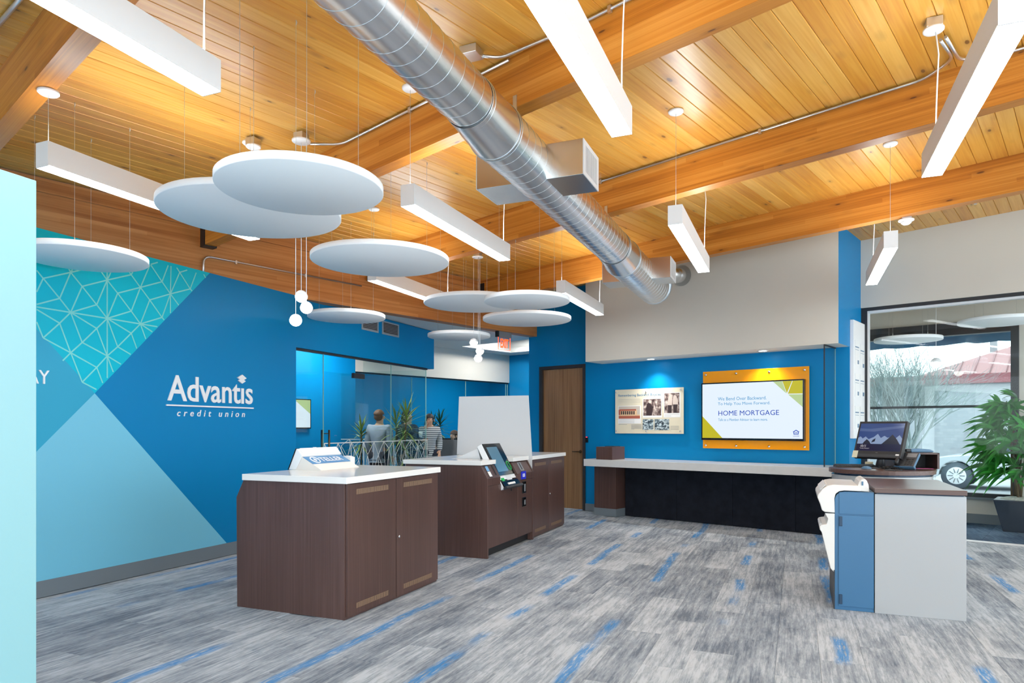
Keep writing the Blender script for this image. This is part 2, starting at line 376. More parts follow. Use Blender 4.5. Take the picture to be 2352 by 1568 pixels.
M['downlens'] = mat('downlight_lens', (1, 1, 1, 1), 0.4, emit=(1.0, 0.96, 0.90, 1), es=30.0)
M['panel_lens'] = mat('panel_lens', (1, 1, 1, 1), 0.5, emit=(1.0, 0.98, 0.94, 1), es=50.0)
M['glass'] = glass('clear_glass')
M['glass_ar'] = glass('low_reflection_glass', (0.985, 0.995, 0.99, 1), 0.3)
M['glass_edge'] = mat('glass_edge', srgb(150, 196, 190), 0.15)
M['film'] = mat('white_film', srgb(228, 232, 228), 0.6)
M['carpet'] = carpet('plank_carpet', srgb(108, 118, 132), srgb(150, 160, 171), srgb(190, 198, 206), srgb(0, 128, 200))
M['carpet2'] = carpet('entry_carpet', srgb(54, 72, 96), srgb(74, 94, 118), srgb(96, 116, 138), srgb(20, 90, 160), streak=False)
M['darkfelt'] = mat('charcoal_felt', srgb(34, 37, 45), 0.95, spec=0.1, noise=0.25, nscale=(9, 9, 9))
M['orange'] = mat('orange_acrylic', srgb(250, 160, 10), 0.12)
M['screenwhite'] = mat('screen_white', srgb(14, 15, 18), 0.3, emit=srgb(226, 238, 252), es=0.95)
M['screenolive'] = mat('screen_olive', srgb(14, 15, 18), 0.3, emit=srgb(206, 196, 24), es=0.8)
M['screenlime'] = mat('screen_lime', srgb(14, 15, 18), 0.3, emit=srgb(196, 220, 156), es=0.8)
M['screentxt1'] = mat('screen_sky_text', srgb(14, 15, 18), 0.3, emit=srgb(60, 160, 212), es=0.8)
M['screentxt2'] = mat('screen_blue_text', srgb(14, 15, 18), 0.3, emit=srgb(14, 70, 190), es=0.8)
M['poster'] = mat('cream_print', srgb(226, 217, 192), 0.25, noise=0.04, nscale=(5, 5, 5))
M['paper'] = mat('white_print', srgb(240, 240, 238), 0.4)
M['inkblue'] = mat('ink_blue', srgb(40, 120, 165), 0.5)
M['inkgrey'] = mat('ink_grey', srgb(160, 160, 160), 0.6)
M['panelwhite'] = mat('gloss_white_laminate', srgb(178, 180, 182), 0.1, coat=0.3)
M['slate'] = mat('slate_blue_metal', srgb(62, 112, 152), 0.35)
M['slate_dark'] = mat('slate_dark', srgb(36, 66, 94), 0.4)
M['plastic'] = mat('ivory_plastic', srgb(232, 228, 222), 0.3)
M['plastic_w'] = mat('white_plastic', srgb(236, 238, 240), 0.35)
M['darkgrey'] = mat('dark_grey_plastic', srgb(52, 54, 58), 0.45)
M['grey'] = mat('grey_plastic', srgb(128, 130, 134), 0.4)
M['bluegrey'] = mat('blue_grey_plastic', srgb(78, 118, 150), 0.35)
M['signblue'] = mat('sign_blue', srgb(0, 120, 180), 0.3)
M['acryl'] = mat('frosted_acrylic', srgb(208, 208, 208), 0.35)
M['itmscreen'] = mat('dim_touchscreen', srgb(92, 128, 148), 0.12)
M['greenlit'] = mat('green_indicator', srgb(20, 130, 60), 0.4, emit=srgb(20, 170, 80), es=0.5)
M['ncuablue'] = mat('badge_blue', srgb(38, 50, 205), 0.3)
M['red'] = mat('exit_red', srgb(230, 60, 30), 0.4, emit=srgb(255, 70, 20), es=3.0)
M['redled'] = mat('red_led', srgb(255, 40, 60), 0.4, emit=srgb(255, 50, 70), es=3.0)
M['skin'] = mat('skin', srgb(205, 160, 132), 0.55)
M['hair_brown'] = mat('brown_hair', srgb(92, 60, 38), 0.6, noise=0.3, nscale=(30, 30, 6))
M['hair_dark'] = mat('dark_hair', srgb(48, 42, 42), 0.6, noise=0.3, nscale=(30, 30, 6))
M['shirt_grey'] = mat('grey_shirt', srgb(138, 150, 164), 0.85, noise=0.1, nscale=(9, 9, 9))
M['shirt_dark'] = mat('charcoal_sweater', srgb(58, 62, 72), 0.9)
M['trouser'] = mat('navy_trousers', srgb(34, 40, 54), 0.9)
M['leaf'] = mat('palm_leaf', srgb(44, 128, 44), 0.3, noise=0.35, nscale=(5, 5, 5))
M['leaf_y'] = mat('dracaena_leaf', srgb(112, 138, 62), 0.45, noise=0.3, nscale=(5, 5, 5))
M['leaf_d'] = mat('dark_dracaena_leaf', srgb(40, 92, 50), 0.45, noise=0.3, nscale=(5, 5, 5))
M['stem'] = mat('plant_stem', srgb(96, 78, 52), 0.8)
M['planter'] = mat('graphite_planter', srgb(46, 54, 66), 0.5)
M['moss'] = mat('pale_moss', srgb(176, 180, 172), 0.95, noise=0.3, nscale=(40, 40, 40), bump=0.6, nb=60)
M['grille'] = mat('grey_grille', srgb(150, 158, 166), 0.5)
M['tape'] = mat('sticky_note', srgb(214, 212, 186), 0.7)
M['pink'] = mat('pink_paper', srgb(236, 130, 200), 0.7)
M['cable'] = mat('black_cable', srgb(22, 24, 28), 0.5)

def stripes(name, a, b, scale):
    m = mat(name, a, 0.9); nt = m.node_tree; p = nt.nodes['Principled BSDF']
    tc = nt.nodes.new('ShaderNodeTexCoord'); sx = nt.nodes.new('ShaderNodeSeparateXYZ'); nt.links.new(tc.outputs['Object'], sx.inputs[0])
    k = math_node(nt, 'GREATER_THAN', math_node(nt, 'FRACT', math_node(nt, 'MULTIPLY', sx.outputs['Z'], vb=scale)), vb=0.55)
    nt.links.new(mixc(nt, k, a, b), p.inputs['Base Color']); return m
M['shirt_stripe'] = stripes('striped_shirt', srgb(206, 208, 206), srgb(72, 84, 92), 26)
def mottled(name, stops, scale, det=6):
    m = mat(name, stops[0][1], 0.5); nt = m.node_tree; p = nt.nodes['Principled BSDF']
    tc = nt.nodes.new('ShaderNodeTexCoord'); mp = nt.nodes.new('ShaderNodeMapping'); mp.inputs['Scale'].default_value = scale; nt.links.new(tc.outputs['Object'], mp.inputs['Vector'])
    n = nt.nodes.new('ShaderNodeTexNoise'); n.inputs['Scale'].default_value = 1.0; n.inputs['Detail'].default_value = det; nt.links.new(mp.outputs[0], n.inputs['Vector'])
    nt.links.new(ramp(nt, n.outputs['Fac'], stops), p.inputs['Base Color']); return m
M['sepia'] = mottled('sepia_print', [(0.35, srgb(60, 46, 46)), (0.5, srgb(120, 100, 96)), (0.68, srgb(214, 200, 190))], (18, 18, 18))
M['monoprint'] = mottled('blue_grey_print', [(0.38, srgb(30, 40, 50)), (0.5, srgb(110, 130, 140)), (0.62, srgb(210, 224, 228))], (26, 26, 40))
M['sepia_sky'] = mat('sepia_sky', srgb(196, 186, 174), 0.5); M['sepia_red'] = mat('sepia_red', srgb(176, 96, 76), 0.5)
M['sepia_tan'] = mat('sepia_tan', srgb(226, 190, 150), 0.5); M['sepia_dark'] = mat('sepia_dark', srgb(58, 44, 46), 0.5)
M['sepia_pale'] = mat('sepia_pale', srgb(206, 190, 180), 0.5)

# ================================================================== SETTING
VB, VS, VR, VX = 9.495, 9.008, 10.057, 11.90       # depths of back wall, bulkhead face, glazed wall, outside wall
UL, UR = -6.155, -2.403
XW = -5.73
# floor with carpet planks
fl = MB().box(-19, 4, -6, 12.1, -0.20, -0.006).box(-19, -7.6, 12.1, 16, -0.20, -0.006)
floor = struct(obj('floor', fl, M['carpet'], gridB=True))
TW, TLn = 0.2433, 1.0
tile_me = MB().hexa([(-TW/2+.0002, -TLn/2+.0002, -.006), (TW/2-.0002, -TLn/2+.0002, -.006), (TW/2-.0002, TLn/2-.0002, -.006), (-TW/2+.0002, TLn/2-.0002, -.006)],
                    [(-TW/2+.0006, -TLn/2+.0006, 0), (TW/2-.0006, -TLn/2+.0006, 0), (TW/2-.0006, TLn/2-.0006, 0), (-TW/2+.0006, TLn/2-.0006, 0)]).mesh('carpet_tile')
tile_me.materials.append(M['carpet'])
def proj(p):
    q = Vector(p) - CAM; x = q.x * cA + q.y * sA; y = -q.x * sA + q.y * cA
    if y < 0.3: return (-9999, 9999)
    return (CX + F * x / y, HY - F * q.z / y)
cands = []
for i in range(-24, 16):
    x = 0.25 + i * TW
    if x - TW/2 < XW + 0.02: continue
    o = (i * 0.37) % 1.0
    for j in range(1, 12):
        y = j + o
        b = tB(Vector((x, y, 0)))
        if b.y + 0.55 > (VB - 0.12 if b.x < UR else VR - 0.08) or x < -3.1 and y < 1.9: continue
        if -4.1 < x < -3.02 and (4.2 < y < 4.9 or 6.9 < y < 9.0): continue
        ps = [proj((x + a, y + c, 0)) for a in (-TW/2, TW/2) for c in (-.5, 0, .5)]
        if any(-40 < p[0] < 2392 and p[1] < 1600 for p in ps):
            cands.append((-(max(p[1] for p in ps)), x, y))
cands.sort()
R90 = -TB
for _, x, y in cands[:300]:
    t = bpy.data.objects.new('carpet_tile', tile_me); COL.objects.link(t); t.parent = floor
    b = tB(Vector((x, y, 0))); t.location = (b.x, b.y, random.uniform(-0.0006, 0.0006)); t.rotation_euler = (0, 0, TB)
fe = struct(obj('floor_entry', MB().box(-4.4, 3.4, VR - 0.02, VX, -0.02, 0.001), M['carpet2'], gridB=True))
for k in range(12):
    for j in range(3):
        u0 = -4.38 + 0.55 * k + 0.02
        obj('carpet_tile', MB().box(u0, u0 + 0.548, VR + 0.04 + 0.6 * j, VR + 0.04 + 0.6 * j + 0.598, -0.01, 0.003 + 0.0006 * ((k + j) % 2)), M['carpet2'], fe)
struct(obj('trim_1', MB().box(UR, 3.4, VR - 0.07, VR + 0.035, -0.004, 0.006), M['white_dim'], gridB=True), 'pale metal threshold strip under the glazed entry wall')

# ceiling: roof slab carrying tongue-and-groove boards
ce = MB()
ua, ub_, va, vb_ = -7.72, 4.2, -2.5, 12.1
ce.hexa([(ua, va, zc(ua) + .02), (ub_, va, zc(ub_) + .02), (ub_, vb_, zc(ub_) + .02), (ua, vb_, zc(ua) + .02)],
        [(ua, va, zc(ua) + .3), (ub_, va, zc(ub_) + .3), (ub_, vb_, zc(ub_) + .3), (ua, vb_, zc(ua) + .3)])
ceiling = struct(obj('ceiling', ce, M['board'], gridB=True))
BW = 0.1255
bd_me = MB().prism([(-BW/2+.0005, .024), (-BW/2+.0005, .006), (-BW/2+.005, 0), (BW/2-.005, 0), (BW/2-.0005, .006), (BW/2-.0005, .024)], -2.4, VX, 'y').mesh('plank')
bd_me.materials.append(M['board'])
u = UG + BW/2
while u < 4.1:
    b = bpy.data.objects.new('plank', bd_me); COL.objects.link(b); b.parent = ceiling
    b.location = (u, 0, zc(u)); b.rotation_euler = (0, -math.atan(SL), 0); u += BW
# office and corridor ceiling behind the girder, with a raised coffer
ZO = 3.035
co = MB(); cu0, cu1, cv0, cv1 = -9.80, -7.9, 9.9, 11.43
co.box(-19, cu0, 2, 16, ZO, ZO + .12).box(cu1, UG - .17, 2, VX, ZO, ZO + .12).box(cu0, cu1, 2, cv0, ZO, ZO + .12).box(cu0, cu1, cv1, VX, ZO, ZO + .12)
co.box(cu0 - .02, cu0, cv0, cv1, ZO + .1, ZO + .3).box(cu1, cu1 + .02, cv0, cv1, ZO + .1, ZO + .3).box(cu0, cu1, cv0 - .02, cv0, ZO + .1, ZO + .3).box(cu0, cu1, cv1, cv1 + .02, ZO + .1, ZO + .3)
co.box(cu0, cu1, cv0, cv1, ZO + .26, ZO + .3)
co.box(-19, -7.6, VX, 16, ZO, ZO + .12)
struct(obj('ceiling_corridor', co, M['ceilwhite'], gridB=True))

# mural wall on the left
wl = MB().box(XW - .16, XW, -1.5, 6.782, 0, 3.028).box(XW - .16, XW, 6.782, 10.27, 2.388, 3.028)
wall_left = struct(obj('wall_left', wl, M['blue']))
def wpt(px, py, e=0.003):
    p = onX(px, py, XW); return (XW + e, p.y, p.z)
def clip_line(a, b):                                # keep a mural line on the wall
    return a, b
A_ = wpt(217, 903); B_ = wpt(475.5, 633.0)
def at_y(p, q, y): t = (y - p[1]) / (q[1] - p[1]); return (p[0], y, p[2] + (q[2] - p[2]) * t)
C_ = wpt(85, 757); D_ = wpt(523, 1250); E_ = wpt(85, 1035)
YL = 1.6
ZT = 3.027
Cx = at_y(A_, C_, YL + 1.0)
def at_z(p, q, z): t = (z - p[2]) / (q[2] - p[2]); return (p[0], p[1] + (q[1] - p[1]) * t, z)
Bt = at_z(A_, B_, ZT); Ct = at_z(A_, C_, ZT)
teal_poly = [A_, Bt, Ct]
obj('teal_field', MB().poly3(teal_poly), M['teal'], wall_left)
Dz = at_z(A_, D_, 0.135); Ez = at_z(A_, E_, 0.135)
obj('light_aqua_field', MB().poly3([A_, Ez, Dz]), M['ltaqua'], wall_left)
obj('steel_teal_field', MB().poly3([A_, Ct, (A_[0], Ct[1], 0.135), Ez] if Ez[1] > Ct[1] else [A_, Ct, Ez]), M['midteal'], wall_left)
# the star pattern of the teal field, traced in the wall plane
zx = lambda x, y: (80 + x / 4.3548, 560 + y / 4.3548)
segs = [((15,605),(245,545)),((245,545),(355,685)),((15,630),(355,685)),((15,655),(245,793)),((245,793),(355,685)),((80,940),(245,793)),((15,780),(80,940)),((80,940),(355,1088)),
 ((245,793),(355,1088)),((355,685),(720,745)),((355,685),(615,845)),((355,685),(470,985)),((355,685),(615,608)),((355,685),(470,425)),((15,265),(80,345)),((80,345),(15,480)),((80,345),(245,545)),
 ((80,345),(355,285)),((355,285),(245,545)),((355,285),(470,425)),((355,285),(520,245)),((470,425),(720,362)),((470,425),(615,608)),((720,362),(615,608)),((720,362),(720,745)),((720,362),(825,493)),
 ((720,362),(960,308)),((720,362),(720,240)),((720,362),(770,255)),((720,362),(640,250)),((960,308),(1052,435)),((960,308),(920,255)),((960,308),(990,255)),((825,493),(1052,435)),((825,493),(720,745)),((825,493),(960,672)),((615,608),(720,745)),
 ((720,745),(960,672)),((720,745),(1052,800)),((720,745),(960,893)),((720,745),(825,1028)),((720,745),(720,1120)),((720,745),(615,845)),((615,845),(470,985)),((615,845),(720,1120)),((470,985),(355,1088)),((470,985),(720,1120)),
 ((355,1088),(615,1235)),((355,1088),(470,1382)),((355,1088),(275,1168)),((470,1382),(615,1235)),((470,1382),(612,1455)),((615,1235),(675,1390)),((615,1235),(720,1120)),((720,1120),(720,1340)),((720,1120),(780,1280)),((720,1120),(858,1203)),((720,1120),(825,1028)),
 ((825,1028),(955,1105)),((825,1028),(960,893)),((960,893),(1015,1045)),((960,893),(1052,800)),((1052,800),(1105,950)),((1052,800),(1172,880)),((1052,800),(1222,828)),((1052,800),(1268,735)),((1268,735),(1290,760)),((1052,800),(1145,560)),((960,672),(1052,800)),
 ((960,672),(1052,435)),((1145,560),(1268,735)),((1145,560),(1052,435)),((1145,560),(1352,500)),((1352,500),(1268,735)),((1352,500),(1352,692)),((1352,500),(1435,612)),((1352,500),(1268,378)),((1268,378),(1052,435)),((1268,378),(1155,210)),((1268,378),(1330,215)),
 ((1352,500),(1358,222)),((1352,500),(1445,285)),((1445,285),(1415,238)),((1445,285),(1520,262)),((1445,285),(1550,450)),((1550,450),(1352,500)),((1550,450),(1570,472)),((1550,450),(1610,288)),((1685,305),(1705,340)),((1052,435),(1145,215)),((1155,205),(1225,185)),((355,285),(335,250)),((355,285),(372,255))]
ml = MB(); hw = 0.0058
for si, (a, b) in enumerate(segs):
    e = 0.0042 + 0.00002 * si; p = Vector(wpt(*zx(*a), e=e)); q = Vector(wpt(*zx(*b), e=e))
    q.z = min(q.z, ZT); p.z = min(p.z, ZT)
    d = (q - p)
    if d.length < 1e-4: continue
    d.normalize(); w = Vector((0, -d.z, d.y)) * hw
    ml.add([p - w, q - w, q + w, p + w], [(0, 1, 2, 3)])
obj('line_pattern', ml, M['teal_line'], wall_left)
def wall_text(name, body, l, r, yb, yt, mat_, **k):
    p = onX(l, yb[0], XW); q = onX(r, yb[1], XW); t = onX(l, yt, XW)
    return text_on(name, body, mat_, wall_left, (XW + 0.002, p.y, p.z), (0, q.y - p.y, q.z - p.z), (0, 0, 1), (q - p).length, t.z - p.z, **k)
# baseboard
struct(obj('baseboard_left', MB().box(XW, XW + .012, -1.5, 6.782, 0, .135), M['grey_base']))
# two return grilles high on the mural wall
for nm, (l, r, tl, bl) in (('closer to the glass office corner', (877, 915, 738, 763)), ('half hidden by the small round panel', (830, 868, 731, 751))):
    a = onX(l, tl, XW); b = onX(r, tl, XW); zt = 2.99; zb = zt - 0.20
    t = thing('return_grille', 'grey louvred wall grille ' + nm, 'grille', (XW + .001, (a.y + b.y) / 2, zb), group='wall grilles')
    hw_ = (b.y - a.y) / 2
    g = MB().box(0, .012, -hw_, hw_, 0, .022).box(0, .012, -hw_, hw_, .178, .2).box(0, .012, -hw_, -hw_ + .025, .022, .178).box(0, .012, hw_ - .025, hw_, .022, .178)
    obj('frame', g, M['grille'], t)
    g = MB().box(0, .002, -hw_ + .02, hw_ - .02, .02, .18); obj('backing', g, M['slot'], t)
    for i in range(7):
        z = .03 + i * .0215
        obj('slat', MB().hexa([(.002, -hw_ + .025, z), (.011, -hw_ + .025, z - .004), (.011, hw_ - .025, z - .004), (.002, hw_ - .025, z)],
                             [(.002, -hw_ + .025, z + .006), (.011, -hw_ + .025, z + .002), (.011, hw_ - .025, z + .002), (.002, hw_ - .025, z + .006)]), M['grille'], t)
# aqua partition beside the camera
pp = ray(84, 415) * 2.9
struct(obj('wall_partition', MB().box(pp.x - .13, pp.x, -1.2, pp.y, 0, H + pp.z), M['aqua'], bevel=.003), 'pale aqua partition wall beside the camera')

# back wall with door opening
wb = MB().box(-7.708, -7.44, VB, VB + .16, 0, 3.98).box(-7.44, -6.505, VB, VB + .16, 2.43, 3.98).box(-6.505, UR, VB, VB + .16, 0, 3.98)
struct(obj('wall_back', wb, M['blue'], gridB=True))
sf = MB()
sf.box(UL, UR, VS, VB, 2.432, 3.98)
sf.m[-1 - 5 + 3] = 1                                 # right end painted blue
sf.m[0 if False else len(sf.m) - 6] = 2              # underside
wall_soffit = struct(obj('wall_bulkhead', sf, [M['beige'], M['blue'], M['ceilwhite']], gridB=True), 'beige bulkhead above the long desk')
struct(obj('wall_end', MB().box(UR - .16, UR, VB + .16, VR + .14, 0, 3.98), M['blue'], gridB=True))
UE = -4.4
struct(obj('wall_entry_side', MB().box(UE - .15, UE, VR + .14, VX, 0, 3.98), M['beige'], gridB=True))
struct(obj('wall_entry_back', MB().box(UE - .15, UR - .16, VR, VR + .14, 0, 3.98), M['beige'], gridB=True))
struct(obj('wall_light_block', MB().box(-8.2, 4.2, -2.45, -2.3, 2.75, 4.1), M['beige'], gridB=True))  # unseen header added behind the camera to keep daylight off the near ceiling
struct(obj('wall_right', MB().box(UR, 3.4, VR, VR + .14, 3.0, 4.06), M['beige'], gridB=True))
struct(obj('baseboard_back', MB().box(-6.488, -6.07, VB - .012, VB, 0, .12), M['grey_base'], gridB=True))
# glazed entry wall
wn = struct(obj('window_1', MB().box(UR, UR + .075, VR + .02, VR + .12, 0, 3.0).box(UR + .075, 3.4, VR + .02, VR + .12, 2.955, 3.0), M['frame'], gridB=True))
obj('trim_strip', MB().box(UR + .075, 3.4, VR + .03, VR + .11, 2.925, 2.955), M['white_dim'], wn)
obj('edge_strip', MB().box(UR + .075, UR + .09, VR + .03, VR + .11, 0, 2.925), M['white_dim'], wn)
obj('pane', MB().box(UR + .09, 1.0, VR + .062, VR + .074, 0.01, 2.925), M['glass_ar'], wn)
obj('pane', MB().box(1.004, 3.4, VR + .062, VR + .074, 0.01, 2.925), M['glass_ar'], wn)
# outside wall with its window
uw1 = onV(2322, 980, VX).x; uw2 = onV(2341, 980, VX).x
zh = onV(2100, 757, VX).z; zs = onV(2240, 1131, VX).z
we = MB().box(UE, 3.4, VX, VX + .2, zh + .02, 3.98).box(UE, 3.4, VX, VX + .2, 0, zs - .05).box(uw2, 3.4, VX, VX + .2, zs - .05, zh + .02)
struct(obj('wall_outside', we, M['beige'], gridB=True))
struct(obj('baseboard_outside', MB().box(UE, 3.4, VX - .012, VX, 0, .14), M['grey_base'], gridB=True))
w2 = struct(obj('window_2', MB().box(UE, UE + .06, VX - .03, VX + .1, zs, zh - .16).box(UE, uw2, VX - .05, VX + .1, zs - .06, zs).box(uw1, uw2, VX - .05, VX + .1, zs, zh), M['frame'], gridB=True))
obj('head_frame', MB().box(UE, uw1, VX - .05, VX + .1, zh - .13, zh - .03), M['black'], w2)
obj('blind_box', MB().box(UE, uw1, VX - .06, VX + .1, zh - .03, zh + .05), M['darkgrey'], w2)
obj('sill', MB().box(UE, uw2, VX - .07, VX + .02, zs - .09, zs - .06), M['grey_base'], w2)
zm = onV(2100, 935, VX).z
obj('mullion', MB().box(UE, uw1, VX, VX + .05, zm - .018, zm + .018), M['frame'], w2)
obj('pane', MB().box(UE + .06, uw1, VX + .02, VX + .03, zm + .018, zh - .13), M['glass'], w2)
obj('pane', MB().box(UE + .06, uw1, VX + .02, VX + .03, zs, zm - .018), M['glass'], w2)

# glulam girder and beams
gd = thing('girder', 'deep glulam girder above the mural wall and corridor mouth', 'beam', fB(UG, 4, 3.0), -TB)
obj('timber', MB().box(-.17, 0, -5.4, VB - 4, 0, .73), M['girder'], gd)
obj('ledger', MB().box(0, .03, -5.4, VB - 4, .60, .73), M['girder'], gd)
BH, BT = 0.35, 0.125
for v0, nm in ((1.252, 'nearest the camera at upper left'), (3.496, 'running behind the steel duct, second from the camera'), (5.761, 'carrying a long conduit, third from the camera'), (7.984, 'closest to the beige bulkhead, farthest from the camera')):
    t = thing('ceiling_beam', 'golden glulam ceiling beam ' + nm, 'beam', fB(UG, v0, ZC0 - BH), -TB, 'glulam ceiling beams')
    o = obj('timber', MB().box(0.0, 11.6, 0, BT, 0, BH + .01), M['beam'], t); o.rotation_euler = (0, -math.atan(SL), 0)
    hg = MB().box(.031, .13, -.008, 0, -.01, .30).box(.031, .13, BT, BT + .008, -.01, .30).box(.031, .13, -.008, BT + .008, -.012, 0)
    obj('hanger', hg, M['black'], t)

# office and corridor walls beyond the glass
UBK = -10.241
struct(obj('wall_corridor', MB().box(UBK - .12, UBK, 7.6, VX, 2.411, ZO), M['beige'], gridB=True))
struct(obj('wall_office_screen', MB().box(UBK - .12, UBK, 4.4, 7.6, 0, ZO), M['blue'], gridB=True))
struct(obj('wall_corridor_end', MB().box(UBK, -7.6, VX, VX + .15, 0, ZO), M['blue'], gridB=True))
struct(obj('wall_corridor_side', MB().box(-7.708, -7.6, VB + .16, VX, 0, ZO), M['blue'], gridB=True))
ca, cb = onV(1050, 883, 15.4), onV(1099, 869, 15.4)
fw = MB().box(-19, ca.x, 15.4, 15.55, 0, ZO).box(cb.x, -7.6, 15.4, 15.55, 0, ZO).box(ca.x, cb.x, 15.4, 15.55, 0, ca.z).box(ca.x, cb.x, 15.4, 15.55, 2.75, ZO)
struct(obj('wall_office_far', fw, M['blue'], gridB=True))
cw = struct(obj('window_3', MB().box(ca.x, ca.x + .05, 15.42, 15.5, ca.z, 2.75).box(ca.x, cb.x, 15.42, 15.5, ca.z, ca.z + .04), M['frame'], gridB=True))
obj('pane', MB().box(ca.x + .05, cb.x, 15.45, 15.46, ca.z + .04, 2.75), M['glass'], cw)
struct(obj('wall_office_side', MB().box(-14.2, -14.05, 2, 15.4, 0, ZO), M['blue'], gridB=True))
struct(obj('wall_office_near', MB().box(-12.5, XW - .16, 6.58, 6.70, 0, ZO), M['blue']))
# glass front of the office
def film(mb, org, xd, L, z0, z1, seed):
    rnd = random.Random(seed); xd = Vector(xd); n = Vector((-xd.y, xd.x, 0)); org = Vector(org)
    P = lambda s, z: org + xd * s + Vector((0, 0, z))
    def line(a, b, w=.0045):
        p, q = P(*a), P(*b); d = (q - p).normalized(); wv = d.cross(n) * w
        mb.add([p - wv, q - wv, q + wv, p + wv], [(0, 1, 2, 3)])
    line((0, z1), (L, z1), .006)
    k = max(2, round(L / .27)); st = L / k; mid = [((i + .5) * st + rnd.uniform(-.07, .07), z1 - rnd.uniform(.10, .26)) for i in range(k)]
    low = [(i * st + rnd.uniform(-.08, .08) if 0 < i < k else i * st, z0 + rnd.uniform(.05, .30)) for i in range(k + 1)]
    for i in range(k):
        t0, t1 = (i * st, z1), ((i + 1) * st, z1)
        line(t0, mid[i]); line(t1, mid[i]); line(mid[i], low[i]); line(mid[i], low[i + 1]); line(t0, low[i]); line(low[i], low[i + 1])
        line(low[i], ((i + .5) * st, z0)); line(low[i + 1], ((i + .5) * st, z0)); line(mid[i], ((i + .5) * st, z0))
    line((L, z1), low[k])
go = struct(obj('window_4', MB().box(XW - .08, XW - .03, 6.782, 10.10, 2.36, 2.388).box(XW - .07, XW - .04, 6.782, 10.10, 0, .03), M['bronze']), 'glass front of the corner office')
ys = [6.79, 7.38, 8.28, 9.013, 10.09]
for a, b in zip(ys[:-1], ys[1:]):
    if a == 7.38: continue
    obj('pane', MB().box(XW - .06, XW - .048, a + .002, b - .002, .03, 2.36), M['glass'], go)
    obj('pane_edge', MB().box(XW - .061, XW - .047, b - .005, b - .001, .03, 2.36), M['glass_edge'], go)
f = MB(); film(f, (XW - .045, 8.285, 0), (0, 1, 0), 1.80, .45, 1.18, 3); obj('film_band', f, M['film'], go)
obj('side_pane', MB().box(-9.0, XW - .06, 10.078, 10.09, .03, 2.36), M['glass'], go)
f = MB(); film(f, (-7.6, 10.075, 0), (1, 0, 0), 1.85, .45, 1.18, 4); obj('film_band', f, M['film'], go)
# glass door leaf with fittings
gdr = struct(obj('door_2', MB().box(XW - .06, XW - .048, 7.385, 8.275, .02, 2.135), M['glass']), 'frameless glass office door')
obj('patch_fitting', MB().box(XW - .075, XW - .03, 8.03, 8.285, 2.09, 2.16), M['bronze'], gdr)
for e in (-.10, .02):
    obj('pull_handle', MB().tube([(XW - .054 + e, 7.475, .95), (XW - .054 + e, 7.475, 1.36)], .013, 10).tube([(XW - .054 + e, 7.475, 1.0), (XW - .054, 7.475, 1.0)], .007, 6).tube([(XW - .054 + e, 7.475, 1.31), (XW - .054, 7.475, 1.31)], .007, 6), M['brassdark'], gdr)
f = MB(); film(f, (XW - .045, 7.385, 0), (0, 1, 0), .89, .45, 1.18, 5); obj('film_band', f, M['film'], gdr)
# glass under the corridor bulkhead
g5 = struct(obj('window_5', MB().box(UBK - .085, UBK - .035, 7.6, VX, 2.385, 2.411).box(UBK - .085, UBK - .035, 7.6, VX, 0, .03), M['bronze'], gridB=True), 'glass wall under the corridor bulkhead')
vs_ = [7.6, 9.0, onU(1074, 900, UBK).y, onU(1166, 900, UBK).y, VX]
for a, b in zip(vs_[:-1], vs_[1:]):
    obj('pane', MB().box(UBK - .065, UBK - .053, a + .003, b - .003, .03, 2.385), M['glass'], g5)
    obj('pane_edge', MB().box(UBK - .067, UBK - .051, b - .007, b - .001, .03, 2.385), M['glass_edge'], g5)
f = MB(); film(f, (UBK - .045, 7.6, 0), (0, 1, 0), VX - 7.6, .45, 1.12, 6); obj('film_band', f, M['film'], g5)

# walnut door
d1 = struct(obj('door_1', MB().box(-7.461, -7.405, VB - .02, VB + .14, 0, 2.455).box(-6.535, -6.488, VB - .02, VB + .14, 0, 2.455).box(-7.405, -6.535, VB - .02, VB + .14, 2.40, 2.455), M['bronze'], gridB=True), 'tall walnut door in a dark frame')
obj('leaf', MB().box(-7.40, -6.54, VB + .03, VB + .075, .008, 2.397), M['doorwood'], d1)
hz = onV(1330, 1037, VB).z
lv = obj('lever_handle', MB().tube([(-6.61, VB + .03, hz), (-6.61, VB - .03, hz), (-6.63, VB - .038, hz), (-6.73, VB - .038, hz)], .009, 8), M['brassdark'], d1)
o = obj('rose', MB().lathe([(.028, 0), (.028, .008), (.02, .012)], n=20), M['brassdark'], lv); o.rotation_euler = (PI/2, 0, 0); o.location = (-6.61, VB + .03, hz)

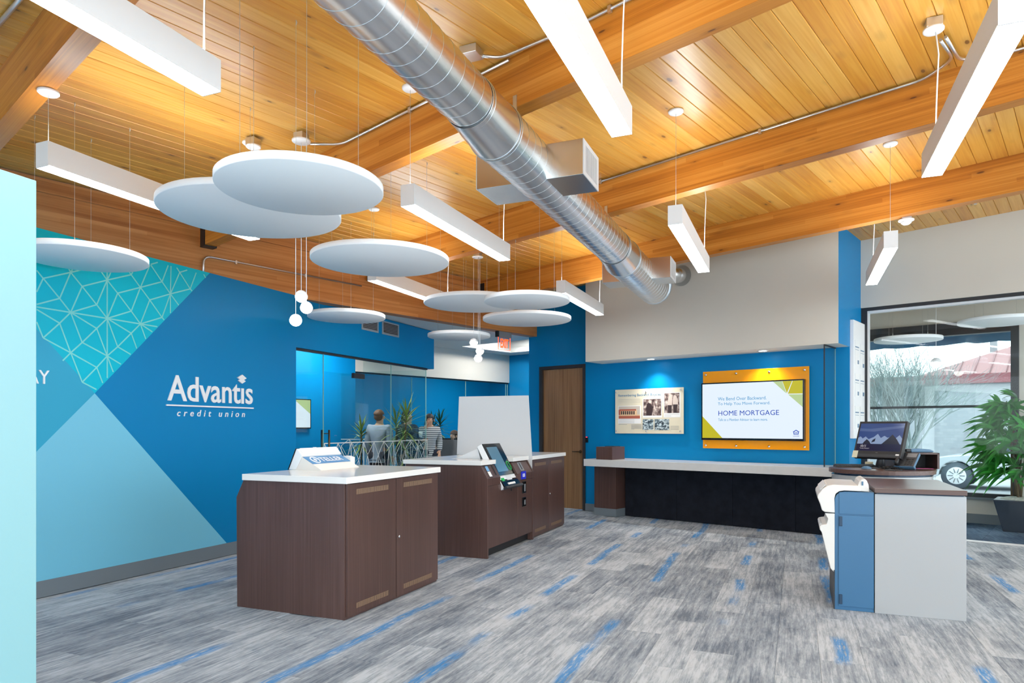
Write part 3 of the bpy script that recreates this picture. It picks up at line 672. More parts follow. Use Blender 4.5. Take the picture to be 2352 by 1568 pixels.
# ================================================================== CEILING FITTINGS
def canopy(parent, loc, r=.06, name='canopy'):
    return obj(name, MB().lathe([(r, 0), (r, -.012), (r * .85, -.02), (.006, -.022)], n=28), M['white'], parent, origin=loc)
def linear_light(xc, y0, y1, label, far_cord=True, far_box=False):
    ZB, ZT_ = 2.995, 3.148; hw = .0565; L = y1 - y0
    t = thing('linear_light', label, 'ceiling lamp', (xc, y0, ZB), group='linear pendant lights')
    hs = MB()
    hs.box(-hw, -hw + .006, .006, L - .006, .004, ZT_ - ZB).box(hw - .006, hw, .006, L - .006, .004, ZT_ - ZB).box(-hw, hw, 0, .006, 0, ZT_ - ZB).box(-hw, hw, L - .006, L, 0, ZT_ - ZB).box(-hw + .006, hw - .006, .006, L - .006, .06, .07)
    obj('housing', hs, M['white'], t)
    obj('lower_diffuser', MB().box(-hw + .001, hw - .001, .006, L - .006, 0, .006), M['lamp'], t)
    obj('upper_diffuser', MB().box(-hw + .006, hw - .006, .006, L - .006, ZT_ - ZB - .02, ZT_ - ZB - .004), M['lamp'], t)
    def hang(yl, can, cord):
        P = Vector((xc, y0 + yl, 0)); b = tB(P); zt = zc(b.x)
        for v0 in (1.252, 3.496, 5.761, 7.984):
            if v0 - .03 < b.y < v0 + BT + .03: zt = zc(b.x) - BH
        top = zt - ZB
        if can:
            obj('junction_box', MB().box(-.045, .045, -.045, .045, -.058, -.001), M['conduit'], t, bevel=.003, origin=(0, yl, top)); top -= .058
        canopy(t, (0, yl, top))
        if not cord: obj('cable', MB().tube([(0, yl, ZT_ - ZB - .01), (0, yl, top - .02)], .0016, 5), M['wire'], t)
        else:
            h = top - .02 - (ZT_ - ZB)
            obj('power_cord', MB().tube([(.012, yl, ZT_ - ZB - .01), (.014, yl, ZT_ - ZB + h * .3), (.02, yl, ZT_ - ZB + h * .55), (.028, yl, ZT_ - ZB + h * .8), (.012, yl, top - .018)], .0045, 6), M['white'], t)
    hang(.04, None, False); hang(L - .06, far_box, far_cord)
    return t
R0, R1, R2, R3 = .795, -.885, -2.59, -4.275
linear_light(R2, .67, 2.47, 'large white linear pendant lamp cropped by the top left edge')
linear_light(R3, 2.755, 4.54, 'white linear pendant lamp over the mural wall, its far end behind the large round panels')
linear_light(R2, 4.25, 6.03, 'white linear pendant lamp hanging left of the duct above the middle of the room')
linear_light(R1, 1.90, 3.69, 'white linear pendant lamp right of the duct, cropped by the top edge')
linear_light(R1, 5.46, 7.27, 'white linear pendant lamp hanging between the duct and the bulkhead')
linear_light(R0, 3.25, 5.05, 'white linear pendant lamp at the upper right corner of the photo', far_box=True)
linear_light(R0 - .02, 6.92, 8.64, 'short-looking white linear pendant lamp in front of the glazed entry')
linear_light(R2 - .01, 7.74, 9.50, 'white linear pendant lamp farthest down the room, beside the bulkhead corner')
linear_light(R3, 6.28, 8.07, 'white linear pendant lamp tucked behind the middle round panels, by the girder')

def disc(x, y, z, R, label, wires=3, rot=.4, ztop=None):
    t = thing('acoustic_disc', label, 'acoustic panel', (x, y, z), group='round acoustic ceiling panels')
    T = .045
    obj('panel', MB().lathe([(.001, 0), (R - .004, 0), (R, .004), (R, T - .004), (R - .004, T), (.001, T)], n=72), M['felt'], t)
    for k in range(4):
        a = PI / 4 + PI / 2 * k; px, py = .70 * R * math.cos(a), .70 * R * math.sin(a)
        b = tB(Vector((x + px, y + py, 0))); zt = zc(b.x)
        if b.x < UG: zt = ZO
        for v0 in (1.252, 3.496, 5.761, 7.984):
            if v0 - .01 < b.y < v0 + BT + .01 and b.x > UG: zt = zc(b.x) - BH
        if b.x < UG + .03 and b.x > UG - .18: zt = 3.0
        obj('wire', MB().tube([(px, py, T), (px, py, zt - z - .01)], .0013, 5).tube([(px, py, T), (px, py, T + .045)], .004, 6).tube([(px, py, zt - z - .03), (px + .006, py, zt - z - .015), (px, py, zt - z)], .003, 5), M['wire'], t)
    return t
disc(-2.578, 3.092, 2.731, .457, 'large-looking white round acoustic panel, nearer and upper of the overlapping pair at left')
disc(-3.532, 3.721, 2.889, .61, 'white round acoustic panel, farther and lower of the overlapping pair at left')
disc(-5.156, 3.641, 2.71, .457, 'white round acoustic panel in front of the teal star pattern', rot=.9)
disc(-3.443, 5.194, 2.876, .61, 'white round acoustic panel hanging alone above the front teller cabinet', rot=1.3)
disc(-4.993, 6.808, 2.707, .457, 'small white round acoustic panel beside the nearer globe cluster', rot=.2)
disc(-3.581, 7.417, 2.876, .61, 'white round acoustic panel left of the two stacked far ones', rot=.7)
disc(-2.659, 6.791, 2.729, .457, 'white round acoustic panel, upper of the two stacked far ones', rot=2.0)
disc(-3.445, 8.797, 2.872, .61, 'white round acoustic panel, lower of the two stacked far ones', rot=1.1)
disc(-4.563, 8.924, 2.713, .457, 'small white round acoustic panel next to the exit sign', rot=.5)
disc(1.46, 11.14, 2.622, .43, 'white round acoustic panel seen through the entry glass, in front of the bare tree', rot=.3)
disc(2.437, 10.62, 2.754, .47, 'white round acoustic panel seen through the entry glass at the right edge', rot=.8)

def globes(P, ztop, balls, r, label, boxed=True):
    t = thing('globe_pendant', label, 'pendant lamp', (P.x, P.y, ztop), group='globe pendant clusters')
    canopy(t, (0, 0, 0), .075)
    if boxed: obj('junction_box', MB().box(-.045, .045, -.045, .045, 0.001, .055), M['conduit'], t, bevel=.003)
    for dx, dy, z in balls:
        zb = z - ztop
        g = obj('cord', MB().tube([(dx, dy, -.02), (dx, dy, zb + r)], .0028, 6), M['white'], t)
        gl = obj('globe', MB().ball((0, 0, 0), r, z0=0.08, z1=1.0), M['white'], t, origin=(dx, dy, zb))
        obj('diffuser', MB().ball((0, 0, 0), r * .995, z0=-1.0, z1=0.08), M['globe'], gl)
    return t
Rt = Vector((cA, sA, 0))
b = ceilpt(692, 322, -.075); P = fB(b.x, b.y); D1 = 5.566
globes(P, b.z, [(0, .0, 2.470), (Rt.x * .042, Rt.y * .042, 2.378), (-Rt.x * .046, -Rt.y * .046, 2.275)], .05, 'cluster of three glowing globes hanging in front of the mural wall')
D2 = 9.3
P2 = depth(1097, 805, D2); b2 = tB(P2)
q = lambda px: (px - 1097) / F * D2
globes(Vector((P2.x, P2.y, 0)), zc(b2.x) - .06, [(Rt.x * q(1088), Rt.y * q(1088), H + (HY - 786) / F * D2), (Rt.x * q(1100), Rt.y * q(1100) + .03, H + (HY - 805) / F * D2), (Rt.x * q(1102), Rt.y * q(1102) - .05, H + (HY - 823) / F * D2)], .055, 'cluster of three glowing globes in front of the corridor mouth')
P3 = fB(*onV(2150, 833, 10.9)); b3 = tB(P3)  # added pendant imitating the reflection of a globe in the window
globes(Vector((P3.x, P3.y, 0)), zc(b3.x) - .02, [(0, 0, P3.z)], .068, 'single glowing globe added to imitate a reflection in the window glass', boxed=False)

# spiral duct
XD, ZTOP = -1.76, 3.445
du = thing('spiral_duct', 'galvanised spiral steel air duct running under the beams', 'duct', (XD, 4, 3.2))
DO = Vector((XD, 4, 3.2))
secs = [(-1.5, 3.57, .153), (3.96, 6.95, .178), (7.36, 9.12, .203)]
def rings(y0, r0, y1, r1, n=48):
    mb = MB(); mb.tube([(0, y0 - 4, ZTOP - r0 - 3.2), (0, y1 - 4, ZTOP - r1 - 3.2)], [r0, r1], n, caps=False); return mb
for y0, y1, r in secs:
    s_ = obj('duct_section', rings(y0, r, y1, r), M['steel'], du)
    hel = MB(); pts = []; pitch = .118; n = int((y1 - max(y0, .5)) / pitch * 28); ys_ = max(y0, .5)
    for i in range(n + 1):
        a = 2 * PI * i / 28; pts.append((math.cos(a) * (r + .0005), ys_ + pitch * i / 28 - 4, ZTOP - r - 3.2 + math.sin(a) * (r + .0005)))
    hel.tube(pts, .0016, 4, caps=False); obj('spiral_seam', hel, M['seam'], s_)
for y0, r0, y1, r1 in ((3.57, .153, 3.96, .178), (6.95, .178, 7.36, .203)):
    o = obj('transition', rings(y0, r0 + .003, y1, r1 + .003), M['steel'], du)
    for yy, rr in ((y0, r0), (y0 + .03, r0 + .002), (y1, r1), (y1 - .03, r1)):
        bd_ = MB().tube([(math.cos(2*PI*k/40) * (rr + .004), yy - 4, ZTOP - rr - 3.2 + math.sin(2*PI*k/40) * (rr + .004)) for k in range(41)], .003, 5, caps=False)
        obj('bead', bd_, M['seam'], o)
# elbow rising to the bulkhead
ep = []; r = .203; zc_ = ZTOP - r
for k in range(13):
    a = PI / 2 * k / 12
    ep.append((XD, 9.12 + .30 * math.sin(a), zc_ + .30 * (1 - math.cos(a))))
ep.append((XD, 9.42, zc_ + .40))
eb = MB().tube([Vector(p) - DO for p in ep], r, 40); el = obj('elbow', eb, M['steel'], du)
es_ = MB()
for i in range(0, 13):
    for h_ in (0, .5):
        a = PI / 2 * (i + h_) / 12.5; c = Vector((XD, 9.12 + .30 * math.sin(a), zc_ + .30 * (1 - math.cos(a)))); tn = Vector((0, math.cos(a), math.sin(a)))
        w = Vector((0, -math.sin(a), math.cos(a)))
        es_.tube([c - DO + Vector((1, 0, 0)) * math.cos(2*PI*k/32) * (r + .001) + w * math.sin(2*PI*k/32) * (r + .001) for k in range(33)], .0016, 4, caps=False)
obj('spiral_seam', es_, M['seam'], el)
fl_ = fB(-4.50, VS - .002, 3.56) ; st = Vector((XD + .05, 9.45, 3.52))
dr = (fl_ - st).normalized()
cn = MB().tube([st - DO, fl_ - dr * .16 - DO, fl_ - dr * .15 - DO, fl_ - DO], [.085, .085, .09, .15], 32)
obj('wall_stub', cn, M['steel'], du)
# side outlet boxes with grilles
for (yb0, yb1) in ((4.535, 4.92), (8.06, 8.43)):
    for sd, xo in ((1, -1.362), (-1, -2.172)):
        xa = XD + sd * .12; x0, x1 = min(xa, xo), max(xa, xo)
        bx_ = obj('outlet_box', MB().box(x0 - XD, x1 - XD, yb0 - 4, yb1 - 4, 3.145 - 3.2, 3.392 - 3.2), M['steelbox'], du, bevel=.002)
        fr = MB(); X = xo - XD; e = .006 * sd; xa_, xb_ = min(X, X + e), max(X, X + e)
        fr.box(xa_, xb_, yb0 - 4, yb1 - 4, 3.145 - 3.2, 3.175 - 3.2).box(xa_, xb_, yb0 - 4, yb1 - 4, 3.36 - 3.2, 3.392 - 3.2).box(xa_, xb_, yb0 - 4, yb0 + .045 - 4, 3.175 - 3.2, 3.36 - 3.2).box(xa_, xb_, yb1 - .045 - 4, yb1 - 4, 3.175 - 3.2, 3.36 - 3.2)
        obj('grille_frame', fr, M['white_dim'], bx_)
        vn = MB(); vn.box(min(X, X + e * .2), max(X, X + e * .2), yb0 + .045 - 4, yb1 - .045 - 4, 3.175 - 3.2, 3.36 - 3.2, 1)
        for k in range(12):
            yy = yb0 + .05 + (yb1 - yb0 - .1) * k / 11.5 - 4
            vn.box(xa_, xb_, yy, yy + .011, 3.175 - 3.2, 3.36 - 3.2, 0)
        obj('grille_vanes', vn, [M['white_dim'], M['slot']], bx_)
for v0, px in ((3.496, 1183), (5.761, 1392)):
    p = fB(*onV(px, 240 if v0 < 4 else 487, v0)) - DO
    s_ = obj('hanger_strap', MB().box(-.016, .016, -.004, .0, -.16, .06), M['conduit'], du, origin=p); s_.rotation_euler = (0, 0, -TB)

# electrical conduit, boxes
def conduit(pts, r, label, clips=(), box=None):
    P0 = Vector(pts[0]); t = thing('conduit', label, 'conduit', P0, group='steel conduits')
    sm = []
    n = len(pts)
    for i in range(n):
        p = Vector(pts[i])
        if 0 < i < n - 1:
            a, c = Vector(pts[i-1]), Vector(pts[i+1]); k = min(.09, (a-p).length*.45, (c-p).length*.45)
            q0 = p + (a-p).normalized()*k; q1 = p + (c-p).normalized()*k
            for j in range(6):
                s2 = j/5; sm.append(q0*(1-s2)**2 + p*2*s2*(1-s2) + q1*s2**2)
        else: sm.append(p)
    obj('tube', MB().tube([p - P0 for p in sm], r, 10), M['conduit'], t)
    for c, nrm in clips:
        o = obj('clip', MB().box(-.012, .012, -r*1.6, r*.2, -r*2.4, r*1.3), M['conduit'], t, origin=Vector(c) - P0); o.rotation_euler = (0, 0, nrm)
    if box is not None: obj('junction_box', MB().box(-.06, .06, -.06, .06, -.055, 0), M['conduit'], t, bevel=.003, origin=Vector(box) - P0)
    return t
cr = .011
def bline(u, v0, dz=-.02, dv=-.014): return fB(u, v0 + dv, zc(u) + dz)
ua_ = ceilpt(720, 322).x
p0 = fB(*ceilpt(712, 330, -.05)); p1 = fB(*ceilpt(782, 332, -.03))
conduit([p0, p1, bline(p1.dot(BR) + .35, 3.496), bline(-3.0, 3.496)], cr, 'steel conduit rising from the globe canopy along the second beam', [(bline(u_, 3.496), -TB) for u_ in (-4.0, -3.3)])
p2 = fB(*ceilpt(1105, 128, -.03))
conduit([p2, fB(*ceilpt(1150, 133, -.03)), bline(-2.72 + .25, 3.496), bline(2.5, 3.496)], cr, 'steel conduit leaving the box above the duct along the second beam', [(bline(u_, 3.496), -TB) for u_ in (-2.2, -1.6)], box=fB(*ceilpt(1083, 112)))
conduit([bline(-3.78, 5.761), bline(-.95, 5.761), fB(*ceilpt(2190, 135, -.03)), fB(*ceilpt(2160, 92, -.05))], cr, 'long steel conduit along the third beam up to the right-hand lamp box', [(bline(u_, 5.761), -TB) for u_ in (-3.74, -2.15)])
conduit([fB(*ceilpt(2172, 85, -.05)), fB(*ceilpt(2205, 140, -.03)), bline(-.45, 5.761), bline(2.5, 5.761)], cr, 'steel conduit turning off right at the right-hand lamp box')
sp = fB(*ceilpt(2077, 498, -.36)); s_b = tB(sp)
v3 = 7.984 + BT + .015
conduit([fB(s_b.x, v3, zc(s_b.x) - .33), fB(s_b.x + .25, v3, zc(s_b.x) - .33 + .01), fB(2.5, v3, zc(2.5) - .33)], cr, 'steel conduit along the farthest beam from the smoke detector', [(fB(-.9, v3, zc(-.9) - .33), -TB)])
gA = onU(459, 628, UG); gB = onU(471, 583, UG); gC = onU(830, 638, UG)
e_ = .045
conduit([fB(UG + e_, gA.y + .02, 3.03), fB(UG + e_, gA.y + .02, 3.29), fB(UG + e_, 5.65, 3.29)], cr, 'bent steel conduit running along the girder above the mural', [(fB(UG + e_, 3.9, 3.29), -TB), (fB(UG + e_, 4.8, 3.29), -TB)])
q0 = fB(*ceilpt(-8, 62, -.02)); q1 = fB(*ceilpt(45, 0, -.02)); dq = (q1 - q0)
conduit([q0 - dq * .6, q1 + dq * 2.0], .014, 'straight steel conduit crossing the top left corner')
p = fB(*ceilpt(582, 335, -.075)); pb = p
t = thing('lamp_canopy_box', 'round canopy on a steel box at left of the globe canopy', 'junction box', p)
canopy(t, (0, 0, 0), .06); obj('junction_box', MB().box(-.045, .045, -.045, .045, 0.001, .06), M['conduit'], t, bevel=.003)
# smoke detector under the farthest beam
sd_ = thing('smoke_detector', 'white smoke detector below the farthest beam', 'smoke detector', fB(s_b.x, 7.984 + BT + .02, zc(s_b.x) - .36))
obj('base', MB().lathe([(.052, 0), (.075, -.008), (.075, -.02), (.055, -.03)], n=32), M['white'], sd_)
obj('sensor_cap', MB().lathe([(.05, -.03), (.048, -.044), (.03, -.058), (.001, -.062)], n=32), M['white'], sd_)
obj('mount_box', MB().box(-.045, .045, -.045, .045, 0, .045), M['conduit'], sd_)
# exit sign under the girder end
xs_ = tB(atz(1133, 763, 2.985)); xe = tB(atz(1163, 768, 2.985))
ex = thing('exit_sign', 'clear exit sign with red letters under the end of the girder', 'exit sign', fB(UG - .06, (xs_.y + xe.y) / 2, 3.0), -TB)
hl = .16
obj('housing', MB().box(-.03, .03, -hl, hl, -.095, 0), M['grey'], ex, bevel=.003)
obj('end_cap', MB().box(-.031, .031, -hl - .03, -hl, -.098, 0), M['black'], ex)
obj('clear_panel', MB().box(.0, .006, -hl + .01, hl - .01, -.30, -.095), M['glass'], ex)
obj('panel_edge', MB().box(.0, .007, -hl + .005, -hl + .012, -.30, -.095).box(.0, .007, hl - .012, hl - .005, -.30, -.095).box(.0, .007, -hl + .01, hl - .01, -.304, -.299), M['red'], ex)
text_on('letters', 'EXIT', M['red'], ex, (.008, -.10, -.27), (0, 1, 0), (0, 0, 1), .20, .15, ext=.003, offset=.02)
obj('red_glow_lens', MB().box(-.025, .025, -hl + .02, hl - .02, .0, .001), M['red'], ex)
# light panel in the coffer, downlights in the bulkhead
lp = thing('ceiling_light_panel', 'square lit ceiling panel in the corridor coffer', 'ceiling lamp', fB(-9.05, 10.65, ZO + .26), -TB)
obj('frame', MB().box(-.32, .32, -.32, .32, -.012, -.001), M['white'], lp); obj('lens', MB().box(-.29, .29, -.29, .29, -.016, -.012), M['panel_lens'], lp)
for (uu, vv), nm in (((-12.2, 9.5), 'over the open office desks'), ((-9.5, 6.6), 'inside the corner office'), ((-12.4, 13.2), 'at the back of the open office')):  # unseen light panels added to brighten the offices behind the glass
    lp = thing('ceiling_light_panel', 'unseen added fill light panel ' + nm, 'ceiling lamp', fB(uu, vv, ZO), -TB)
    obj('frame', MB().box(-.32, .32, -.32, .32, -.012, -.001), M['white'], lp); obj('lens', MB().box(-.29, .29, -.29, .29, -.016, -.012), M['panel_lens'], lp)
for px, py, nm in ((1495, 824, 'history poster'), (1752, 805, 'wall television')):
    b = tB(atz(px, py, 2.432))
    t = thing('downlight', 'recessed round downlight in the bulkhead above the ' + nm, 'ceiling lamp', fB(b.x, b.y, 2.432), -TB)
    obj('trim_ring', MB().lathe([(.075, 0), (.075, -.006), (.06, -.008), (.058, -.001)], n=32), M['white'], t)
    obj('lens', MB().lathe([(.001, -.002), (.057, -.002), (.057, -.001)], n=32), M['lamp'], t)
    L = bpy.data.lights.new('downlight_beam', 'SPOT'); L.energy = 60; L.spot_size = math.radians(112); L.spot_blend = .9; L.shadow_soft_size = .03; L.color = (1, .96, .9)
    lo = bpy.data.objects.new('beam', L); link(lo, t); lo.location = (0, 0, -.012)

# ================================================================== LETTERING ON THE MURAL
def sign_piece(name, body, l, r, ybl, ybr, ytl, mat_, parent, off=.002, **k):
    p = onX(l, ybl, XW); q = onX(r, ybr, XW); t = onX(l, ytl, XW)
    return text_on(name, body, mat_, parent, Vector((XW + off, p.y, p.z)), (0, q.y - p.y, q.z - p.z), (0, 0, 1), (q - p).length, t.z - p.z, **k)
lg = thing('wall_logo', 'white dimensional company lettering on the blue mural wall', 'sign', (XW, onX(480, 930, XW).y, onX(480, 930, XW).z))
LO = lg.location
def shift(o):
    for x in (o if isinstance(o, list) else [o]): x.location = -LO
    return o
shift(sign_piece('brand_lettering', 'Advantıs', 383.5, 579.0, 920, 928.5, 859.5, M['letter'], lg, ext=.010, offset=.012, spacing=1.0))
dz = [(554, 860.3), (563.5, 868.8), (557.5, 872.3), (561.5, 875.5), (553.5, 881), (545.2, 874), (548.5, 871.3), (543, 866.8)]
dp = [onX(x, y, XW) for x, y in dz]
dm = MB(); n = len(dp); dm.add([(XW + .002, p.y, p.z) for p in dp] + [(XW + .02, p.y, p.z) for p in dp], [list(range(n)), list(range(n, 2*n))[::-1]] + [(i, (i+1) % n, n + (i+1) % n, n + i) for i in range(n)])
shift(obj('diamond_mark', dm, M['letter'], lg))
a, b = onX(380.5, 928.2, XW), onX(580.5, 935.8, XW); th_ = .0145
shift(obj('underline', MB().hexa([(XW+.001, a.y, a.z - th_), (XW+.016, a.y, a.z - th_), (XW+.016, b.y, b.z - th_), (XW+.001, b.y, b.z - th_)], [(XW+.001, a.y, a.z), (XW+.016, a.y, a.z), (XW+.016, b.y, b.z), (XW+.001, b.y, b.z)]), M['letter'], lg))
shift(sign_piece('tagline_lettering', 'credit union', 406, 561.5, 955.5, 957.8, 940, M['letter'], lg, ext=.006, shear=.22, offset=.006, spacing=1.75))
ws = thing('wall_lettering', 'white capital letters on the steel teal mural, cut off by the partition', 'sign', (XW, onX(97, 880, XW).y, onX(97, 880, XW).z)); LO = ws.location
p = onX(111.5, 882, XW); q = onX(111.5, 851, XW); hh = q.z - p.z
shift(text_on('letters', 'AY', M['letter'], ws, Vector((XW + .002, p.y - 1.62 * hh, p.z)), (0, 1, 0), (0, 0, 1), 1.62 * hh, hh, ext=.012, offset=.0))

# ================================================================== TELLER ISLAND
def cabinet(name, label, y0, y1, xf, doors, lockside, profile, groupn='teller cabinets'):
    t = thing(name, label, 'cabinet', ((profile[0][0] + profile[1][0]) / 2, (y0 + y1) / 2, 0), group=groupn); O = t.location
    bd = MB().prism([(x - O.x, z) for x, z in profile], y0 - O.y, y1 - O.y, 'y'); obj('body', bd, M['lam'], t, bevel=.002)
    for i, (a, b) in enumerate(doors):
        d = obj('door', MB().box(xf - O.x, xf + .018 - O.x, a - O.y, b - O.y, .02, .982), M['lam'], t, bevel=.0015)
        for z0 in (.902, .062):
            m0, m1 = a + .11, b - .11
            vt = MB().box(xf + .0165 - O.x, xf + .0195 - O.x, m0 - O.y, m1 - O.y, z0, z0 + .038, 0)
            k = int((m1 - m0) / .0125)
            for j in range(k):
                yy = m0 + (m1 - m0) * (j + .5) / k
                vt.box(xf + .019 - O.x, xf + .0202 - O.x, yy - .0022 - O.y, yy + .0022 - O.y, z0 + .001, z0 + .037, 1)
            obj('vent', vt, [M['vent'], M['slot']], d)
        if i == lockside:
            o = obj('lock', MB().lathe([(.011, 0), (.011, .008), (.006, .011), (.001, .011)], n=16), M['chrome'], d); o.rotation_euler = (0, PI/2, 0); o.location = (xf + .018 - O.x, a + .035 - O.y, .505)
    return t
y0, y1 = 4.09, 5.463
cabinet('teller_cabinet', 'brown laminate teller cabinet with vented doors, nearest the camera', y0, y1, -3.02, [(y0 + .012, 4.75), (4.758, y1 - .012)], 1, [(-3.02, 0.0), (-4.03, 0.0), (-4.037, .852), (-3.965, .988), (-3.02, .988)])
def slab(name, label, x0, x1, y0, y1, z0, z1, m, cat='countertop', **k):
    t = tag(obj(name, MB().box(x0 - (x0+x1)/2, (x1-x0)/2, -(y1-y0)/2, (y1-y0)/2, 0, z1 - z0), m, None, bevel=.003, origin=((x0+x1)/2, (y0+y1)/2, z0)), label, cat, **k); return t
slab('countertop', 'glossy white countertop of the nearest teller cabinet', -3.962, -2.985, 4.07, 5.475, .988, 1.036, M['quartz'])
# back of the video teller on it
Z0 = 1.036
yN, yF = 4.64, 5.177
vt = thing('video_teller', 'back of a white video teller unit with a blue sign', 'teller machine', (-3.85, (yN + yF) / 2, Z0)); O = vt.location
hp = [(-4.0, 0), (-3.925, 0), (-3.856, .118), (-3.862, .128), (-3.905, .178), (-3.918, .176)]
obj('screen_back', MB().prism([(x - O.x, z) for x, z in hp], yN - O.y, yF - O.y, 'y'), M['plastic_w'], vt, bevel=.004)
obj('screen_face', MB().prism([(x - O.x - .006, z) for x, z in [(-4.0, 0), (-3.998, 0), (-3.914, .178), (-3.918, .18)]], yN - .004 - O.y, yF + .004 - O.y, 'y'), M['black'], vt)
obj('ridge', MB().prism([(x - O.x, z) for x, z in [(-3.905, .178), (-3.87, .135), (-3.862, .128), (-3.862, .14), (-3.897, .184)]], yN + .02 - O.y, yF - .02 - O.y, 'y'), M['plastic_w'], vt, bevel=.003)
wd_ = obj('rear_wedge', MB().prism([(x - O.x, z) for x, z in [(-3.924, 0), (-3.655, 0), (-3.858, .108)]], yN + .004 - O.y, yF - .004 - O.y, 'y'), M['plastic'], vt)
top = Vector((-3.858, 0, .108)); toe = Vector((-3.655, 0, 0)); sd = (top - toe); sl_ = sd.normalized(); nr = Vector((sl_.z * -1, 0, sl_.x)) if False else Vector((.108, 0, .203)).normalized()
lo_ = toe + sd * .47; hi_ = toe + sd * .985
sp_ = MB(); pts = [Vector((lo_.x, yN + .006, lo_.z)), Vector((lo_.x, yF - .006, lo_.z)), Vector((hi_.x, yF - .006, hi_.z)), Vector((hi_.x, yN + .006, hi_.z))]
pts = [p - Vector((O.x, O.y, 0)) for p in pts]; sp_.hexa([p + nr * .0005 for p in pts], [p + nr * .003 for p in pts]); sg = obj('sign_plate', sp_, M['signblue'], wd_)
def on_wedge(y, t_, e=.0035):
    p = lo_ + (hi_ - lo_) * t_; return Vector((p.x, y, p.z)) - Vector((O.x, O.y, 0)) + nr * e
Lh = (hi_ - lo_).length
text_on('sign_letters', 'TELLER', M['letter'], sg, on_wedge(yN + .165, .24), (0, 1, 0), sl_, .30, Lh * .52, ext=.002, offset=.008)
rg = MB(); c0 = on_wedge(yN + .10, .5)
ring = [c0 + Vector((0, 1, 0)) * math.cos(2*PI*k/32) * .046 + sl_ * math.sin(2*PI*k/32) * .046 for k in range(33)]
rg.tube(ring, .0055, 6, caps=False); bub = [c0 + Vector((0, 1, 0)) * a + sl_ * b_ for a, b_ in ((-.018, 0), (0, -.026), (.018, 0), (0, .026))]
rg.hexa([p for p in bub], [p + nr * .003 for p in bub]); obj('sign_ring', rg, M['letter'], sg)
obj('latch', MB().box(-.012, .012, -.01, .01, .165, .186), M['plastic_w'], vt, origin=(-3.90 + 3.85, -.05, 0))
obj('side_bracket', MB().prism([(-3.84 - O.x, .0), (-3.76 - O.x, .0), (-3.76 - O.x, .085), (-3.80 - O.x, .098), (-3.84 - O.x, .098)], yF + .006 - O.y, yF + .075 - O.y, 'y'), M['plastic_w'], vt, bevel=.003)

# self-service machine facing the room
y0, y1 = 6.576, 7.95
xf = -3.025
PT = .05
itm = thing('teller_machine', 'brown self-service teller machine with a tilted touchscreen', 'teller machine', (-3.5, 7.26, 0)); O = itm.location
side = [(xf, 0), (-4.03, 0), (-4.03, .988), (xf - .082, .988), (xf, .848)]
for a in (y0, y1 - .03):
    obj('side_panel', MB().prism([(x - O.x, z) for x, z in side], a - O.y, a + .03 - O.y, 'y'), M['lam'], itm, bevel=.0015)
obj('carcass', MB().prism([(x - O.x, z) for x, z in [(xf - .024, .11), (-4.02, .11), (-4.02, .985), (-3.55, .985), (xf - .024, .62)]], y0 + .03 - O.y, y1 - .03 - O.y, 'y'), M['lam'], itm)
obj('toe_kick', MB().box(-4.0 - O.x, xf - .07 - O.x, y0 + .03 - O.y, y1 - .03 - O.y, 0, .11), M['black'], itm)
obj('front_panel', MB().box(xf - .022 - O.x, xf - .006 - O.x, y0 + .034 - O.y, 7.44 - O.y, .10, .765), M['lam'], itm, bevel=.0015)
obj('front_panel', MB().box(xf - .022 - O.x, xf - .006 - O.x, 7.446 - O.y, y1 - .034 - O.y, .10, .765), M['lam'], itm, bevel=.0015)
# sloped fascia strips
ch = Vector((-.082, 0, .14)).normalized(); cn_ = Vector((.14, 0, .082)).normalized()
def fascia(y, s, e=0.0):                              # point on the sloped face (s metres up the slope)
    return Vector((xf - .012, y, .843)) + ch * s + cn_ * e - Vector((O.x, O.y, 0))
def plate(name, ya, yb, s0, s1, m, parent, e0=-.03, e1=.006):
    return obj(name, MB().hexa([fascia(ya, s0, e0), fascia(yb, s0, e0), fascia(yb, s1, e0), fascia(ya, s1, e0)], [fascia(ya, s0, e1), fascia(yb, s0, e1), fascia(yb, s1, e1), fascia(ya, s1, e1)]), m, parent)
plate('slope_panel', y0 + .034, 6.935, .0, .155, M['lam'], itm); plate('slope_panel', 7.43, y1 - .034, .0, .155, M['lam'], itm)
for ra, rb_ in ((y0 + .034, 6.935), (7.43, y1 - .034)):
    obj('rail', MB().box(xf - .05 - O.x, xf - .006 - O.x, ra - O.y, rb_ - O.y, .768, .848), M['lam'], itm, bevel=.0015)
nf = plate('notice_frame', 6.665, 6.745, .012, .15, M['slot'], itm, .006, .009)
plate('blue_notice', 6.672, 6.738, .086, .146, mat('notice_blue', srgb(120, 175, 220), .4), nf, .009, .0105)
plate('white_notice', 6.672, 6.738, .02, .08, M['paper'], nf, .009, .0105)
plate('card_slot', 6.845, 6.868, .03, .15, M['black'], itm, .006, .011)
rs = plate('receipt_slot', 7.58, 7.69, .03, .145, M['grey'], itm, .006, .011); plate('slot_mouth', 7.622, 7.648, .045, .135, M['black'], rs, .011, .0125)
bdg = obj('badge', MB().box(xf - .006 - O.x, xf + .003 - O.x, 7.545 - O.y, 7.685 - O.y, .775, .868), M['ncuablue'], itm)
text_on('badge_letters', 'NCUA', M['letter'], bdg, (xf + .003 - O.x, 7.578 - O.y, .80), (0, 1, 0), (0, 0, 1), .075, .042, ext=.002, offset=.01)
for z0, z1 in ((.605, .745), (.445, .555)):
    c_ = obj('cash_slot', MB().box(xf - .006 - O.x, xf + .006 - O.x, 7.575 - O.y, 7.685 - O.y, z0, z1), M['blackgloss'], itm, bevel=.004)
    obj('slot_mouth', MB().box(xf + .006 - O.x, xf + .0075 - O.x, 7.62 - O.y, 7.66 - O.y, z0 + .02, z1 - .03), M['grey'], c_)
